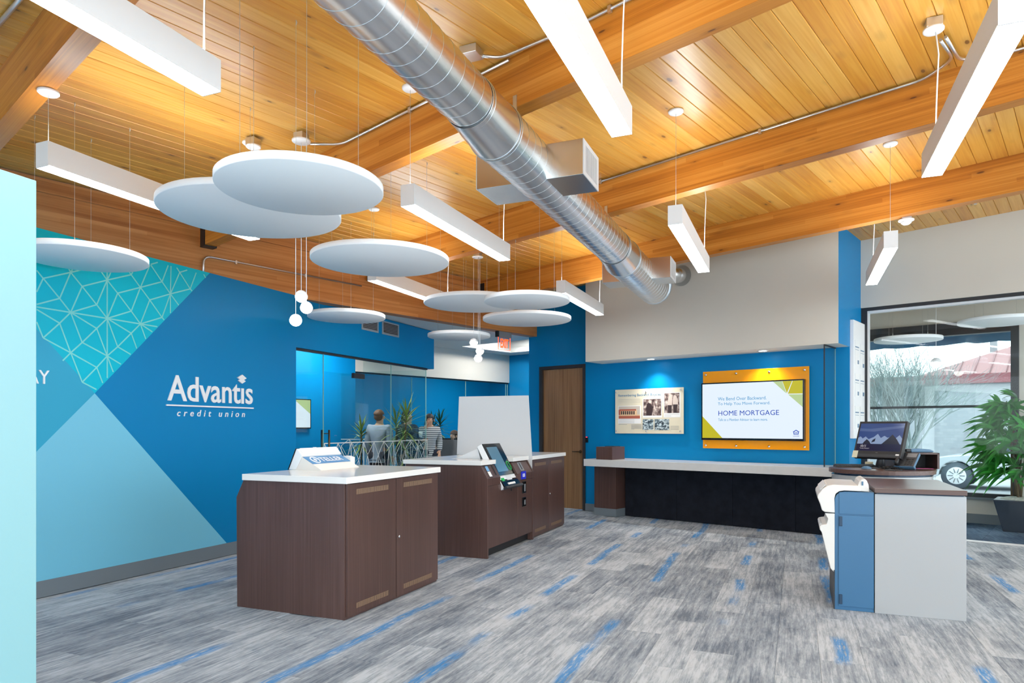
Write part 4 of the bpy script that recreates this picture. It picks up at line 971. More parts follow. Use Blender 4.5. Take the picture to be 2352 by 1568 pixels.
obj('lock', MB().box(xf - .006 - O.x, xf + .002 - O.x, 7.235 - O.y, 7.247 - O.y, .665, .70), M['black'], itm)
# tilted head with screen and keypad
ya, yb = 6.95, 7.44
bt, tp = Vector((-2.985, 0, .72)), Vector((-3.262, 0, 1.212))
ax = (tp - bt).normalized(); nn = Vector((ax.z, 0, -ax.x))
def hd(y, s, e=0.0):
    return bt + ax * s + nn * e + Vector((0, y, 0)) - Vector((O.x, O.y, 0))
LH = (tp - bt).length
def hplate(name, y_a, y_b, s0, s1, e0, e1, m, parent, **k):
    return obj(name, MB().hexa([hd(y_a, s0, e0), hd(y_b, s0, e0), hd(y_b, s1, e0), hd(y_a, s1, e0)], [hd(y_a, s0, e1), hd(y_b, s0, e1), hd(y_b, s1, e1), hd(y_a, s1, e1)]), m, parent, **k)
body_ = MB().hexa([hd(ya, 0, -.012), hd(yb, 0, -.012), hd(yb, 0, -.10), hd(ya, 0, -.10)], [hd(ya, LH, -.012), hd(yb, LH, -.012), hd(yb, LH, -.075), hd(ya, LH, -.075)])
hb = obj('head_shell', body_, M['plastic_w'], itm, bevel=.004)
gl_ = hplate('screen_bezel', ya + .004, yb - .004, .155, LH - .003, -.012, -.001, M['blackgloss'], itm, bevel=.004)
hplate('touchscreen', ya + .055, yb - .15, .20, LH - .05, -.001, .0004, M['itmscreen'], gl_)
ringm = MB(); cc = hd(yb - .075, .262, .001)
ringm.tube([cc + Vector((0, 1, 0)) * math.cos(2*PI*k/24) * .04 + ax * math.sin(2*PI*k/24) * .055 for k in range(25)], .004, 6, caps=False)
obj('green_ring', ringm, M['greenlit'], gl_)
ky = obj('keypad_tray', MB().hexa([hd(ya + .01, 0, -.03), hd(yb - .01, 0, -.03), hd(yb - .01, .012, .012), hd(ya + .01, .012, .012)], [hd(ya + .01, .155, -.03), hd(yb - .01, .155, -.03), hd(yb - .01, .075, .0), hd(ya + .01, .075, .0)]), M['blackgloss'], itm, bevel=.003)
hplate('tray_lip', ya, yb, -.012, .014, -.02, .03, M['darkgrey'], ky, bevel=.004)
hplate('green_slot', ya + .05, ya + .12, .085, .125, -.012, -.004, M['greenlit'], ky)
hplate('key_strip', ya + .20, ya + .33, .09, .14, -.012, -.002, M['white_dim'], ky)
hplate('label_strip', ya + .13, ya + .33, .03, .055, .004, .012, M['paper'], ky)
vs2 = MB().prism([(-3.30 - O.x, .988 + .048), (-3.62 - O.x, .988 + .048), (-3.33 - O.x, 1.155)], ya + .03 - O.y, yb - .03 - O.y, 'y'); obj('rear_wedge', vs2, M['white_dim'], itm)
cpoly = [(-4.055, 6.56), (xf - .065, 6.56), (xf - .065, 6.944), (-3.65, 6.944), (-3.65, 7.446), (xf - .065, 7.446), (xf - .065, 7.955), (-4.055, 7.955)]
tag(obj('countertop', MB().prism([(x + 3.6, y - 7.26) for x, y in cpoly], 0, .047, 'z'), M['quartz'], bevel=.003, origin=(-3.6, 7.26, .989)), 'glossy white countertop around the tilted touchscreen machine', 'countertop')
# far cabinet, same kind as the nearest one
y0, y1 = 7.975, 9.288
cabinet('teller_cabinet', 'brown laminate teller cabinet with vented doors, behind the white divider', y0, y1, -3.08, [(y0 + .012, 8.61), (8.618, y1 - .012)], 1, [(-3.08, 0.0), (-4.09, 0.0), (-4.097, .852), (-4.02, .988), (-3.08, .988)])
slab('countertop', 'glossy white countertop behind the white divider', -4.08, -3.045, 7.975, 9.30, .988, 1.036, M['quartz'])
pd = thing('privacy_divider', 'tall white translucent divider between the teller machines', 'divider', (-3.58, 7.963, 0)); O = pd.location
obj('panel', MB().prism([(-4.10 - O.x, 1.037), (-4.068 - O.x, 1.795), (-3.098 - O.x, 1.793), (-3.05 - O.x, 1.037)], -.006, .006, 'y'), M['acryl'], pd)
obj('lower_fin', MB().prism([(-3.05 - O.x, 0), (-3.05 - O.x, 1.037), (-3.30 - O.x, 1.037), (-3.30 - O.x, 0)], -.0055, .0055, 'y'), M['acryl'], pd)

# ================================================================== LONG DESK ON THE BACK WALL
VD = 8.79
dk = tag(obj('desk_slab', MB().box(-1.82, 1.82, -.345, .345, 0, .108), M['greyquartz'], gridB=True, bevel=.003, origin=fB(-4.235, (VD + VB) / 2 + .01, .792)), 'long thick white desk slab along the back wall', 'desk')
pdl = thing('desk_pedestal', 'brown laminate pedestal with grey plinth under the desk by the door', 'pedestal', fB(-5.86, 9.3, 0), -TB)
obj('body', MB().box(-.2, .2, -.185, .19, .12, .79), M['lam'], pdl, bevel=.0015); obj('plinth', MB().box(-.205, .205, -.19, .19, 0, .12), M['grey_base'], pdl)
bx = thing('desk_box', 'brown laminate box standing on the desk slab by the door', 'box', fB(-5.70, 9.02, .90), -TB)
obj('body', MB().box(-.145, .145, -.18, .18, 0, .195), M['lam'], bx, bevel=.002); obj('lid_slot', MB().box(-.07, .09, -.05, .14, .195, .202), M['black'], bx)
us = [-5.65, onV(1554.7, 1130, 9.38).x, onV(1683.5, 1130, 9.38).x, onV(1827.6, 1130, 9.38).x, -2.42]
fp = thing('modesty_panel', 'charcoal fabric panels below the long desk', 'panel', fB(-4.0, 9.43, 0), -TB)
for a, b in zip(us[:-1], us[1:]):
    obj('fabric_panel', MB().box(a + 4.0 + .002, b + 4.0 - .002, -.06, .06, 0.002, .79), M['darkfelt'], fp, bevel=.003)
# glass screen at its end
gs = thing('glass_screen', 'clear glass screen standing at the right end of the long desk', 'glass screen', fB(-2.568, 9.25, .90), -TB)
obj('sheet', MB().box(-.005, .005, -.24, .235, .0, 1.53), M['glass'], gs)
obj('front_edge', MB().box(-.007, .007, -.247, -.24, .0, 1.53), M['black'], gs); obj('top_channel', MB().box(-.008, .008, -.24, .235, 1.515, 1.53), M['black'], gs)
obj('back_edge', MB().box(-.004, .004, .232, .238, .0, 1.515), M['glass_edge'], gs)
# card reader
b = onV(1349, 1009, VB)
cr_ = thing('card_reader', 'small black card reader beside the walnut door', 'card reader', fB(b.x, VB, b.z - .05), -TB)
obj('case', MB().box(-.022, .022, -.022, -.0005, 0, .10), M['blackgloss'], cr_, bevel=.003); obj('led', MB().box(-.015, .015, -.024, -.022, .085, .095), M['redled'], cr_)

# history poster
po = thing('history_poster', 'cream history board with a bicycle shop headline and old photographs', 'poster', fB(-5.29, VB - .03, 1.295), -TB)
PW, PHt = 1.194, .70
obj('board', MB().box(-PW/2, PW/2, -.006, .006, 0, PHt), M['poster'], po, bevel=.0015)
Q = lambda x, y: ((x - 163) / (2145 - 163) * PW - PW/2, (1 - (y - (190 - 65 * (x - 163) / 1982)) / ((1450 + 22 * (x - 163) / 1982) - (190 - 65 * (x - 163) / 1982))) * PHt)
def rect(name, x0, y0_, x1, y1_, m, parent, e):
    a = Q(x0, y1_); c = Q(x1, y0_); return obj(name, MB().box(a[0], c[0], -e, -e + .0008, a[1], c[1]), m, parent)
def ptext(name, body, x0, yb_, x1, yt_, m, parent, e=.0075, **k):
    a = Q(x0, yb_); c = Q(x1, yt_ - 20 * 0); text_on(name, body, m, parent, (a[0], -e, a[1]), (1, 0, 0), (0, 0, 1), c[0] - a[0], max(.01, Q(x0, yt_)[1] - a[1]), ext=.0006, **k)
ptext('headline', 'Remembering Beckwith Bicycles', 262, 412, 1520, 320, M['inkblue'], po)
for i, (x0, y0_, x1, y1_) in enumerate([(252, 645, 945, 1168), (995, 432, 1552, 998), (1600, 268, 2060, 995)]):
    rect('photo_mount', x0, y0_, x1, y1_, M['paper'], po, .0072)
f1 = rect('building_photo', 272, 660, 915, 1025, M['sepia_sky'], po, .008)
rect('street', 272, 915, 915, 1025, M['sepia_red'], f1, .0086); rect('kerb', 272, 905, 915, 945, M['sepia_tan'], f1, .0089)
rect('facade', 290, 770, 830, 910, M['sepia_tan'], f1, .0086); rect('roof_band', 300, 745, 800, 800, M['sepia_red'], f1, .0089)
for k in range(7): rect('window_bay', 345 + 62 * k, 805, 385 + 62 * k, 905, M['sepia_dark'], f1, .0091)
rect('end_wall', 272, 765, 330, 915, M['sepia_red'], f1, .0091)
f2 = rect('workshop_photo', 1015, 455, 1530, 940, M['sepia'], po, .008)
def blob(name, pts, m, parent, e):
    obj(name, MB().poly3([(Q(x, y)[0], -e, Q(x, y)[1]) for x, y in pts][::-1]), m, parent)
blob('coat', [(1100, 935), (1095, 720), (1120, 600), (1170, 560), (1230, 590), (1280, 700), (1290, 780), (1260, 935)], M['sepia_dark'], f2, .0086)
blob('face', [(1165, 520), (1190, 490), (1240, 495), (1255, 550), (1215, 585), (1175, 570)], M['sepia_pale'], f2, .0088)
blob('light_frame', [(1330, 620), (1360, 680), (1350, 760), (1310, 760), (1315, 680)], M['sepia_pale'], f2, .0088)
f3 = rect('couple_photo', 1618, 285, 2035, 870, M['sepia'], po, .008)
blob('figure', [(1720, 860), (1700, 620), (1730, 420), (1770, 320), (1820, 330), (1840, 470), (1830, 640), (1820, 860)], M['sepia_pale'], f3, .0086)
blob('figure', [(1870, 860), (1850, 560), (1860, 420), (1900, 340), (1950, 370), (1990, 500), (2000, 640), (1960, 860)], M['sepia_pale'], f3, .0086)
blob('trousers', [(1720, 860), (1710, 640), (1825, 640), (1820, 860)], M['sepia_dark'], f3, .0088); blob('trousers', [(1870, 860), (1860, 620), (1990, 620), (1960, 860)], M['sepia_dark'], f3, .0088)
rect('shop_photo', 995, 1045, 1310, 1350, M['monoprint'], po, .008); rect('shop_photo', 1340, 1042, 1752, 1358, M['monoprint'], po, .008)
tl = MB()
for (x0, y0_, x1, n_) in ((265, 465, 930, 4), (275, 1055, 750, 4), (655, 1195, 965, 6), (1790, 1245, 2020, 4), (1625, 905, 2030, 2)):
    for k in range(n_):
        yy = y0_ + 44 * k * (1 if n_ < 6 else .6); a = Q(x0, yy + 9); c = Q(x1 - (220 if k == n_ - 1 else 0), yy); tl.box(a[0], c[0], -.0078, -.0074, a[1], c[1])
o = obj('small_print', tl, M['inkgrey'], po); o['kind'] = 'stuff'
for x, y in ((210, 260), (2075, 200), (1095, 250), (215, 1385), (1110, 1390), (2065, 1400)):
    q_ = Q(x, y); o = obj('standoff', MB().lathe([(.011, -.02), (.011, .012), (.001, .014)], n=16), M['chrome'], po); o.rotation_euler = (PI/2, 0, 0); o.location = (q_[0], -.008, q_[1])

# orange backing board and television
ob = thing('backing_board', 'glossy orange acrylic board behind the television', 'board', fB(-3.63, VB - .045, 1.088), -TB)
obj('sheet', MB().box(-.747, .747, -.006, .006, 0, 1.118), M['orange'], ob, bevel=.0015)
for x in (-.70, -.245, .22, .69):
    for z in (.045, 1.07):
        o = obj('standoff', MB().lathe([(.015, -.03), (.015, .014), (.001, .017)], n=18), M['chrome'], ob); o.rotation_euler = (PI/2, 0, 0); o.location = (x, -.006, z)
tv = thing('television', 'large wall television showing a home mortgage advert', 'television', fB(-3.647, 9.418, 1.21), -TB)
TWd, THt = 1.445, .825
obj('casing', MB().box(-TWd/2, TWd/2, -.045, .02, 0, THt), M['blackgloss'], tv, bevel=.003)
SX = lambda x: (x - 1058) / (2105 - 1058) * (TWd - .036) - (TWd - .036) / 2
def SZ(x, y):
    f_ = (x - 1058) / 1047; t0 = 272 - 28 * f_; b0 = 848 + 18 * f_; return .03 + (1 - (y - t0) / (b0 - t0)) * (THt - .048)
sc_ = obj('screen', MB().box(-(TWd - .036)/2, (TWd - .036)/2, -.0462, -.045, .03, THt - .018), M['screenwhite'], tv)
def spoly(name, pts, m): obj(name, MB().poly3([(SX(x), -.0468, SZ(x, y)) for x, y in pts]), m, sc_)
spoly('olive_corner', [(1058, 615), (1058, 848), (1283, 852)], M['screenolive'])
spoly('lime_corner', [(1815, 252), (1950, 383), (1905, 250)], M['screenlime']); spoly('olive_corner', [(1908, 250), (2005, 247), (1953, 378)], M['screenolive'])
spoly('olive_corner', [(2010, 247), (2105, 244), (2105, 384), (1962, 384)], M['screenolive']); spoly('lime_corner', [(1965, 392), (2105, 392), (2105, 528)], M['screenlime'])
def stext(name, body, x0, yb_, x1, yt_, m, **k):
    text_on(name, body, m, sc_, (SX(x0), -.0466, SZ(x0, yb_)), (1, 0, 0), (0, 0, 1), SX(x1) - SX(x0), SZ(x0, yt_) - SZ(x0, yb_), ext=.0006, **k)
stext('headline', 'We Bend Over Backward.', 1233, 448, 1750, 412, M['screentxt1']); stext('headline', 'To Help You Move Forward.', 1233, 508, 1788, 468, M['screentxt1'])
stext('title', 'HOME MORTGAGE', 1238, 610, 1876, 558, M['screentxt2']); stext('caption', 'Talk to a Member Advisor to learn more.', 1236, 668, 1762, 640, M['screentxt1'])
hm = MB(); hz_ = lambda x, y: (SX(x), -.0468, SZ(x, y))
hm.poly3([hz_(2010, 790), hz_(2042, 768), hz_(2074, 790), hz_(2068, 796), hz_(2042, 778), hz_(2016, 796)][::-1]); hm.poly3([hz_(2018, 795), hz_(2026, 790), hz_(2026, 818), hz_(2018, 818)][::-1]); hm.poly3([hz_(2058, 790), hz_(2066, 795), hz_(2066, 818), hz_(2058, 818)][::-1])
hm.poly3([hz_(2018, 812), hz_(2066, 812), hz_(2066, 819), hz_(2018, 819)][::-1]); hm.poly3([hz_(2033, 794), hz_(2051, 794), hz_(2051, 799), hz_(2033, 799)][::-1]); hm.poly3([hz_(2033, 803), hz_(2051, 803), hz_(2051, 808), hz_(2033, 808)][::-1])
obj('house_mark', hm, M['screentxt2'], sc_); stext('mark_caption', 'LENDER', 2014, 841, 2072, 829, M['screentxt2'])

# notice board on the blue end wall
nb = thing('notice_panel', 'tall white notice panel with clear leaflet holders on the blue end wall', 'notice board', fB(UR, 9.93, 1.25), -TB)
obj('board', MB().box(.001, .045, -.41, .42, 0, 1.53), M['white'], nb, bevel=.003)
for z0, z1 in ((.95, 1.27), (.54, .84), (.12, .42)):
    for v_, dzz in ((-.36, 0), (-.10, -.03 if z0 > .9 else 0), (.15, -.05 if z0 > .9 else 0)):
        h_ = obj('leaflet', MB().box(.045, .048, v_, v_ + .225, z0 + dzz, z1 + dzz), M['paper'], nb)
        obj('leaflet_print', MB().box(.048, .0485, v_ + .02, v_ + .2, z1 + dzz - .09, z1 + dzz - .075).box(.048, .0485, v_ + .13, v_ + .2, z0 + dzz + .02, z0 + dzz + .07).box(.048, .0485, v_, v_ + .004, z0 + dzz, z1 + dzz).box(.048, .0485, v_ + .02, v_ + .2, z1 + dzz - .12, z1 + dzz - .115), M['bluegrey'], h_)

# ================================================================== RECEPTION POINT AT RIGHT
rc = thing('reception_pedestal', 'glossy pale grey cabinet at right with a brown top', 'cabinet', (.835, 6.33, 0)); O = rc.location
obj('body', MB().box(.555 - O.x, 1.115 - O.x, 5.81 - O.y, 6.86 - O.y, .02, .905), M['slate_dark'], rc)
obj('end_panel', MB().box(.542 - O.x, 1.127 - O.x, 5.79 - O.y, 5.812 - O.y, 0, .896), M['panelwhite'], rc, bevel=.002)
obj('side_panel', MB().box(1.107 - O.x, 1.127 - O.x, 5.814 - O.y, 6.86 - O.y, 0, .896), M['panelwhite'], rc, bevel=.002)
obj('side_panel', MB().box(.542 - O.x, .556 - O.x, 5.814 - O.y, 6.86 - O.y, 0, .896), M['panelwhite'], rc, bevel=.002)
slab('cabinet_top', 'brown laminate top of the pale reception cabinet', .538, 1.128, 5.765, 6.88, .906, .941, M['lamx'])
# coin counter
cm = thing('coin_machine', 'slate blue coin counting machine with ivory hopper', 'coin machine', (.35, 6.15, 0)); O = cm.location
pr = lambda pts: [(x - O.x, z) for x, z in pts]
obj('cabinet_body', MB().prism(pr([(.27, 0), (.538, 0), (.538, .905), (.335, .905), (.305, .898), (.283, .88), (.27, .85)]), 5.80 - O.y, 6.52 - O.y, 'y'), M['slate'], cm, bevel=.002)
dr_ = obj('door', MB().box(.296 - O.x, .536 - O.x, 5.792 - O.y, 5.80 - O.y, .03, .725), M['slate'], cm, bevel=.002)
obj('hinge', MB().box(.298 - O.x, .322 - O.x, 5.782 - O.y, 5.792 - O.y, .64, .715), M['slate_dark'], dr_, bevel=.004); obj('hinge', MB().box(.298 - O.x, .322 - O.x, 5.782 - O.y, 5.792 - O.y, .045, .12), M['slate_dark'], dr_, bevel=.004)
obj('upper_cover', MB().box(.30 - O.x, .536 - O.x, 5.794 - O.y, 5.80 - O.y, .735, .90), M['slate'], cm, bevel=.002)
obj('front_foot', MB().box(.262 - O.x, .27 - O.x, 5.80 - O.y, 6.5 - O.y, 0, .30), M['darkgrey'], cm)
hp_ = obj('hopper', MB().prism(pr([(.272, .738), (.20, .742), (.18, .755), (.168, .80), (.148, .852), (.15, .872), (.18, .915), (.22, .948), (.26, .956), (.43, .952), (.45, .93), (.45, .91), (.335, .912), (.30, .905), (.276, .885), (.268, .85)]), 5.80 - O.y, 6.45 - O.y, 'y'), M['plastic'], cm, bevel=.006)
obj('hopper_well', MB().hexa([(.17 - O.x, 5.86 - O.y, .905), (.21 - O.x, 5.86 - O.y, .945), (.21 - O.x, 6.38 - O.y, .945), (.17 - O.x, 6.38 - O.y, .905)], [(.165 - O.x, 5.86 - O.y, .911), (.205 - O.x, 5.86 - O.y, .951), (.205 - O.x, 6.38 - O.y, .951), (.165 - O.x, 6.38 - O.y, .911)]), M['white_dim'], hp_)
fin = [(.43, .91), (.43, .955), (.44, .985), (.455, 1.0), (.475, 1.005), (.49, .995), (.503, .96), (.51, .905)]
fn = obj('display_fin', MB().prism(pr(fin), 5.82 - O.y, 6.2 - O.y, 'y'), M['plastic'], cm, bevel=.006)
obj('fin_window', MB().box(.455 - O.x, .467 - O.x, 5.812 - O.y, 5.818 - O.y, .955, .985), M['bluegrey'], fn)
obj('lower_chute', MB().prism(pr([(.27, .285), (.262, .285), (.24, .31), (.178, .585), (.165, .605), (.163, .628), (.178, .642), (.212, .648), (.222, .69), (.20, .735), (.27, .735)]), 5.80 - O.y, 6.3 - O.y, 'y'), M['plastic'], cm, bevel=.004)
obj('tray_lip', MB().prism(pr([(.222, .60), (.168, .606), (.16, .632), (.172, .65), (.215, .62)]), 5.86 - O.y, 6.24 - O.y, 'y'), M['white_dim'], cm, bevel=.003)
obj('seam', MB().box(.20 - O.x, .272 - O.x, 5.798 - O.y, 6.4 - O.y, .7345, .7395), M['black'], cm)

# curved desk
a, m_, c = atz(1909, 1080, .925), atz(2022, 1091.5, .925), atz(2150, 1088, .925)
def circ(a, b, c):
    ax_, ay, bx_, by, cx_, cy = a.x, a.y, b.x, b.y, c.x, c.y
    d = 2 * (ax_*(by-cy) + bx_*(cy-ay) + cx_*(ay-by))
    ux = ((ax_**2+ay**2)*(by-cy) + (bx_**2+by**2)*(cy-ay) + (cx_**2+cy**2)*(ay-by)) / d
    uy = ((ax_**2+ay**2)*(cx_-bx_) + (bx_**2+by**2)*(ax_-cx_) + (cx_**2+cy**2)*(bx_-ax_)) / d
    return Vector((ux, uy, 0)), math.hypot(ax_-ux, ay-uy)
cen, rad = circ(a, m_, c)
an = lambda p: math.atan2(p.y - cen.y, p.x - cen.x)
a0, a1 = an(a), an(c)
if a1 < a0: a1 += 2 * PI
def arc(r, n=28): return [(cen.x + r*math.cos(a0 + (a1-a0)*k/n), cen.y + r*math.sin(a0 + (a1-a0)*k/n)) for k in range(n+1)]
back = [(c.x + .10, c.y + .55), (a.x + .45, a.y + .32)]
rd = thing('curved_desk', 'curved brown reception desk with a pale apron carrying the monitor', 'desk', (m_.x, m_.y + .3, 0)); O = rd.location
pl = lambda pts: [(x - O.x, y - O.y) for x, y in pts]
obj('desktop', MB().prism(pl(arc(rad) + back), .926, .968, 'z'), M['lamx'], rd, bevel=.002)
ins = arc(rad - .025)
obj('shadow_gap', MB().prism(pl(arc(rad - .05) + [(c.x + .04, c.y + .5), (a.x + .42, a.y + .30)]), .905, .926, 'z'), M['slate_dark'], rd)
obj('apron', MB().prism(pl(ins + [(c.x + .08, c.y + .5), (a.x + .44, a.y + .31)]), .80, .906, 'z'), M['panelwhite'], rd, bevel=.002)
obj('leg_panel', MB().prism(pl([(x_, y_) for x_, y_ in arc(rad - .16)[2:-2]] + [(c.x + .02, c.y + .5), (a.x + .40, a.y + .30)]), 0, .80, 'z'), M['grey_base'], rd)
# open cubby on the desk
q1_ = atz(2052, 1064, .968); q2_ = atz(2150, 1083, .968); rz = AZ
cw_ = .44
cb_ = thing('desk_cubby', 'brown open cubby box on the right end of the curved desk', 'cubby', (c.x - .165, c.y + .27, .968), rz * .4)
obj('shell', MB().box(-.22, -.19, -.18, .2, 0, .165).box(.17, .19, -.18, .2, 0, .165).box(-.22, .19, -.18, .2, .148, .165).box(-.19, .17, .18, .2, 0, .148), M['lam'], cb_)
obj('liner', MB().box(-.19, .17, .17, .18, .0, .148), M['black'], cb_)
CB = cb_.location
pk = tag(obj('pink_slip', MB().box(-.10, .13, -.05, .05, 0, .002), M['pink'], origin=(CB.x + .03, CB.y - .12, .9685)), 'pink paper slip at the mouth of the desk cubby', 'paper')
# monitor
def cam_at(px, d, z): p = depth(px, 980, d); return Vector((p.x, p.y, z))
mp_ = cam_at(2016, 7.10, 0)
mo = thing('desktop_monitor', 'black all-in-one desktop monitor showing mountains', 'monitor', (mp_.x, mp_.y, .968), AZ - math.radians(57))
hd_ = bpy.data.objects.new('tilt', None)
MW, MH = .50, .405; tl_ = math.radians(21)
Rm = Matrix.Rotation(-tl_, 4, 'X'); Tm = Matrix.Translation((0, -.02, .105))
def tilted(name, mb, m, parent, bev=0.0):
    me = mb.mesh(name); me.transform(Tm @ Rm); return obj(name, me, m, parent, bevel=bev)
tilted('casing', MB().box(-MW/2, MW/2, -.02, .035, 0, MH), M['black'], mo, .004)
scn = tilted('screen', MB().box(-MW/2 + .02, MW/2 - .02, -.0212, -.02, .075, MH - .025), mat('screen_night_sky', srgb(8, 9, 12), .15, emit=srgb(50, 76, 134), es=.75), mo)
def mpoly(name, pts, m): tilted(name, MB().poly3([(x * (MW/2 - .02), -.0216, .075 + z * (MH - .10)) for x, z in pts]), m, scn)
Ms = mat('screen_snow', srgb(8, 9, 12), .15, emit=srgb(150, 172, 208), es=.7); Mr = mat('screen_rock', srgb(8, 9, 12), .15, emit=srgb(40, 46, 66), es=.6); Mk = mat('screen_lake', srgb(8, 9, 12), .15, emit=srgb(24, 32, 68), es=.7); Mc = mat('screen_cloud', srgb(8, 9, 12), .15, emit=srgb(84, 106, 156), es=.7)
mpoly('snow_range', [(-1, .22), (1, .22), (1, .45), (.86, .58), (.72, .47), (.55, .53), (.35, .48), (.2, .55), (.05, .47), (-.12, .62), (-.28, .50), (-.5, .42), (-.66, .52), (-.78, .44), (-.9, .52), (-1, .46)], Ms)
mpoly('cloud_band', [(-1, .72), (-.3, .70), (.4, .78), (1, .84), (1, .92), (.2, .86), (-.5, .80), (-1, .82)], Mc)
tilted('rock_peak', MB().poly3([(x * (MW/2 - .02), -.0218, .075 + z * (MH - .10)) for x, z in [(.12, .24), (.95, .24), (.78, .42), (.55, .60), (.38, .45)]]), Mr, scn)
tilted('rock_peak', MB().poly3([(x * (MW/2 - .02), -.0218, .075 + z * (MH - .10)) for x, z in [(-.75, .24), (-.35, .24), (-.45, .34), (-.58, .42), (-.68, .33)]]), Mr, scn)
tilted('rock_peak', MB().poly3([(x * (MW/2 - .02), -.0217, .075 + z * (MH - .10)) for x, z in [(-.35, .30), (-.2, .34), (-.18, .46), (-.3, .40)]]), Mr, scn)
tilted('lake', MB().poly3([(x * (MW/2 - .02), -.0219, .075 + z * (MH - .10)) for x, z in [(-1, 0), (1, 0), (1, .25), (-1, .25)]]), Mk, scn)
tm = text_mesh('10:11', .055, .026, ext=.0004); tm.transform(Tm @ Rm @ Matrix.Translation((-.185, -.0222, .115)) @ Matrix.Rotation(PI/2, 4, 'X')); obj('clock_text', tm, M['letter'], scn)
tm = text_mesh('Tuesday, February 6', .10, .011, ext=.0004); tm.transform(Tm @ Rm @ Matrix.Translation((-.19, -.0222, .095)) @ Matrix.Rotation(PI/2, 4, 'X')); obj('date_text', tm, M['letter'], scn)
tm = text_mesh('DELL', .024, .007, ext=.0004); tm.transform(Tm @ Rm @ Matrix.Translation((-.012, -.0212, .052)) @ Matrix.Rotation(PI/2, 4, 'X')); obj('maker_badge', tm, M['grey'], mo)
tilted('chin', MB().box(-MW/2 + .01, MW/2 - .01, -.0208, -.02, .012, .04), M['darkgrey'], mo)
tilted('sticky_note', MB().box(-MW/2 - .005, -MW/2 + .05, -.024, -.0205, -.005, .072), M['tape'], mo)
tilted('asset_tag', MB().box(MW/2 - .055, MW/2 - .02, -.0215, -.0205, .03, .045), M['paper'], mo)
obj('stand', MB().tube([(0, .05, .012), (0, .06, .10), (0, .045, .22)], [.05, .035, .03], 14), M['darkgrey'], mo)
obj('stand_base', MB().lathe([(.11, 0), (.11, .008), (.04, .014), (.001, .014)], n=32), M['darkgrey'], mo)
# keyboard
kp = cam_at(1964, 7.35, .9685)
kb = thing('keyboard', 'black keyboard lying left of the monitor', 'keyboard', (kp.x, kp.y, .969), AZ - math.radians(14))
obj('tray', MB().hexa([(-.205, -.07, 0), (.205, -.07, 0), (.205, .07, 0), (-.205, .07, 0)], [(-.20, -.065, .014), (.20, -.065, .014), (.20, .065, .024), (-.20, .065, .024)]), M['black'], kb)
km = MB()
for r_ in range(5):
    for k in range(18): km.box(-.192 + k * .0214, -.174 + k * .0214, -.058 + r_ * .023, -.039 + r_ * .023, .015 + r_ * .002, .021 + r_ * .002)
obj('keys', km, M['darkgrey'], kb)
# desk phone
pq = cam_at(2084, 6.90, .9685)
ph = thing('desk_phone', 'black and silver desk phone leaning beside the monitor', 'telephone', (pq.x, pq.y, .969), AZ - math.radians(52))
Rp = Matrix.Translation((0, -.07, .012)) @ Matrix.Rotation(math.radians(42), 4, 'X')
def ptilt(name, mb, m, parent, bev=0.0):
    me = mb.mesh(name); me.transform(Rp); return obj(name, me, m, parent, bevel=bev)
pb_ = ptilt('body', MB().box(-.095, .095, 0, .20, 0, .03), M['bluegrey'], ph, .004)
ptilt('face', MB().box(-.09, .09, .005, .195, .03, .034), M['darkgrey'], ph)
ptilt('display', MB().box(-.01, .08, .13, .185, .034, .036), M['grey'], ph)
kk = MB()
for r_ in range(4):
    for k in range(3): kk.box(-.0 + k * .026, .02 + k * .026, .02 + r_ * .025, .037 + r_ * .025, .034, .038)
ptilt('keys', kk, M['black'], ph)
hs_ = MB().tube([(-.062, .0, .045), (-.062, .02, .068), (-.062, .10, .075), (-.062, .18, .068), (-.062, .20, .045)], [.02, .022, .017, .022, .02], 12); ptilt('handset', hs_, M['black'], ph)
obj('stand_leg', MB().hexa([(-.05, .06, 0), (.05, .06, 0), (.05, .08, 0), (-.05, .08, 0)], [(-.05, .02, .09), (.05, .02, .09), (.05, .035, .09), (-.05, .035, .09)]), M['bluegrey'], ph)
# small things around the monitor
sg_ = CB + Vector((.06, .02, .166))
sc2 = thing('signature_pad', 'blue grey device resting on top of the desk cubby', 'device', sg_, AZ)
obj('shell', MB().prism([(-.12, 0), (.11, 0), (.12, .012), (.08, .03), (-.05, .04), (-.12, .036)], -.06, .06, 'y'), M['bluegrey'], sc2, bevel=.006); obj('grip', MB().box(-.165, -.118, -.055, .055, .004, .034), M['black'], sc2, bevel=.004)
dv = CB + Vector((-.165, .05, .166))
tag(obj('card_terminal', MB().hexa([(-.06, -.04, 0), (.05, -.04, 0), (.05, .06, 0), (-.06, .06, 0)], [(-.055, -.035, .03), (.045, -.035, .022), (.045, .055, .022), (-.055, .055, .045)]), M['black'], bevel=.004, origin=dv), 'small black terminal on the cubby behind the monitor', 'device')
cp = cam_at(2046, 6.93, .9695)
cbm = MB(); rnd = random.Random(5)
for k in range(9):
    pts = []; x, y = rnd.uniform(-.05, .05), rnd.uniform(-.03, .03)
    for j in range(9):
        pts.append((x, y, .006 + .02 * abs(math.sin(j * 1.1 + k)))); x += rnd.uniform(-.045, .05); y += rnd.uniform(-.04, .04)
    cbm.tube(pts, .0035, 5)
tag(obj('cable_bundle', cbm, M['cable'], origin=cp), 'tangle of black cables under the monitor', 'cables')
cp = cam_at(1996, 7.55, .969)
tag(obj('tape_roll', MB().lathe([(.022, 0), (.04, 0), (.04, .045), (.022, .045), (.022, 0)], n=28), M['tape'], origin=cp), 'cream tape roll beside the keyboard', 'tape roll')
cp = cam_at(2052, 6.78, .9685)
tag(obj('mouse_pad', MB().lathe([(.001, 0), (.078, 0), (.08, .004), (.07, .008), (.001, .008)], n=32), M['darkgrey'], origin=cp), 'round black pad at the desk edge', 'pad')
cp = cam_at(1990, 6.98, .969)
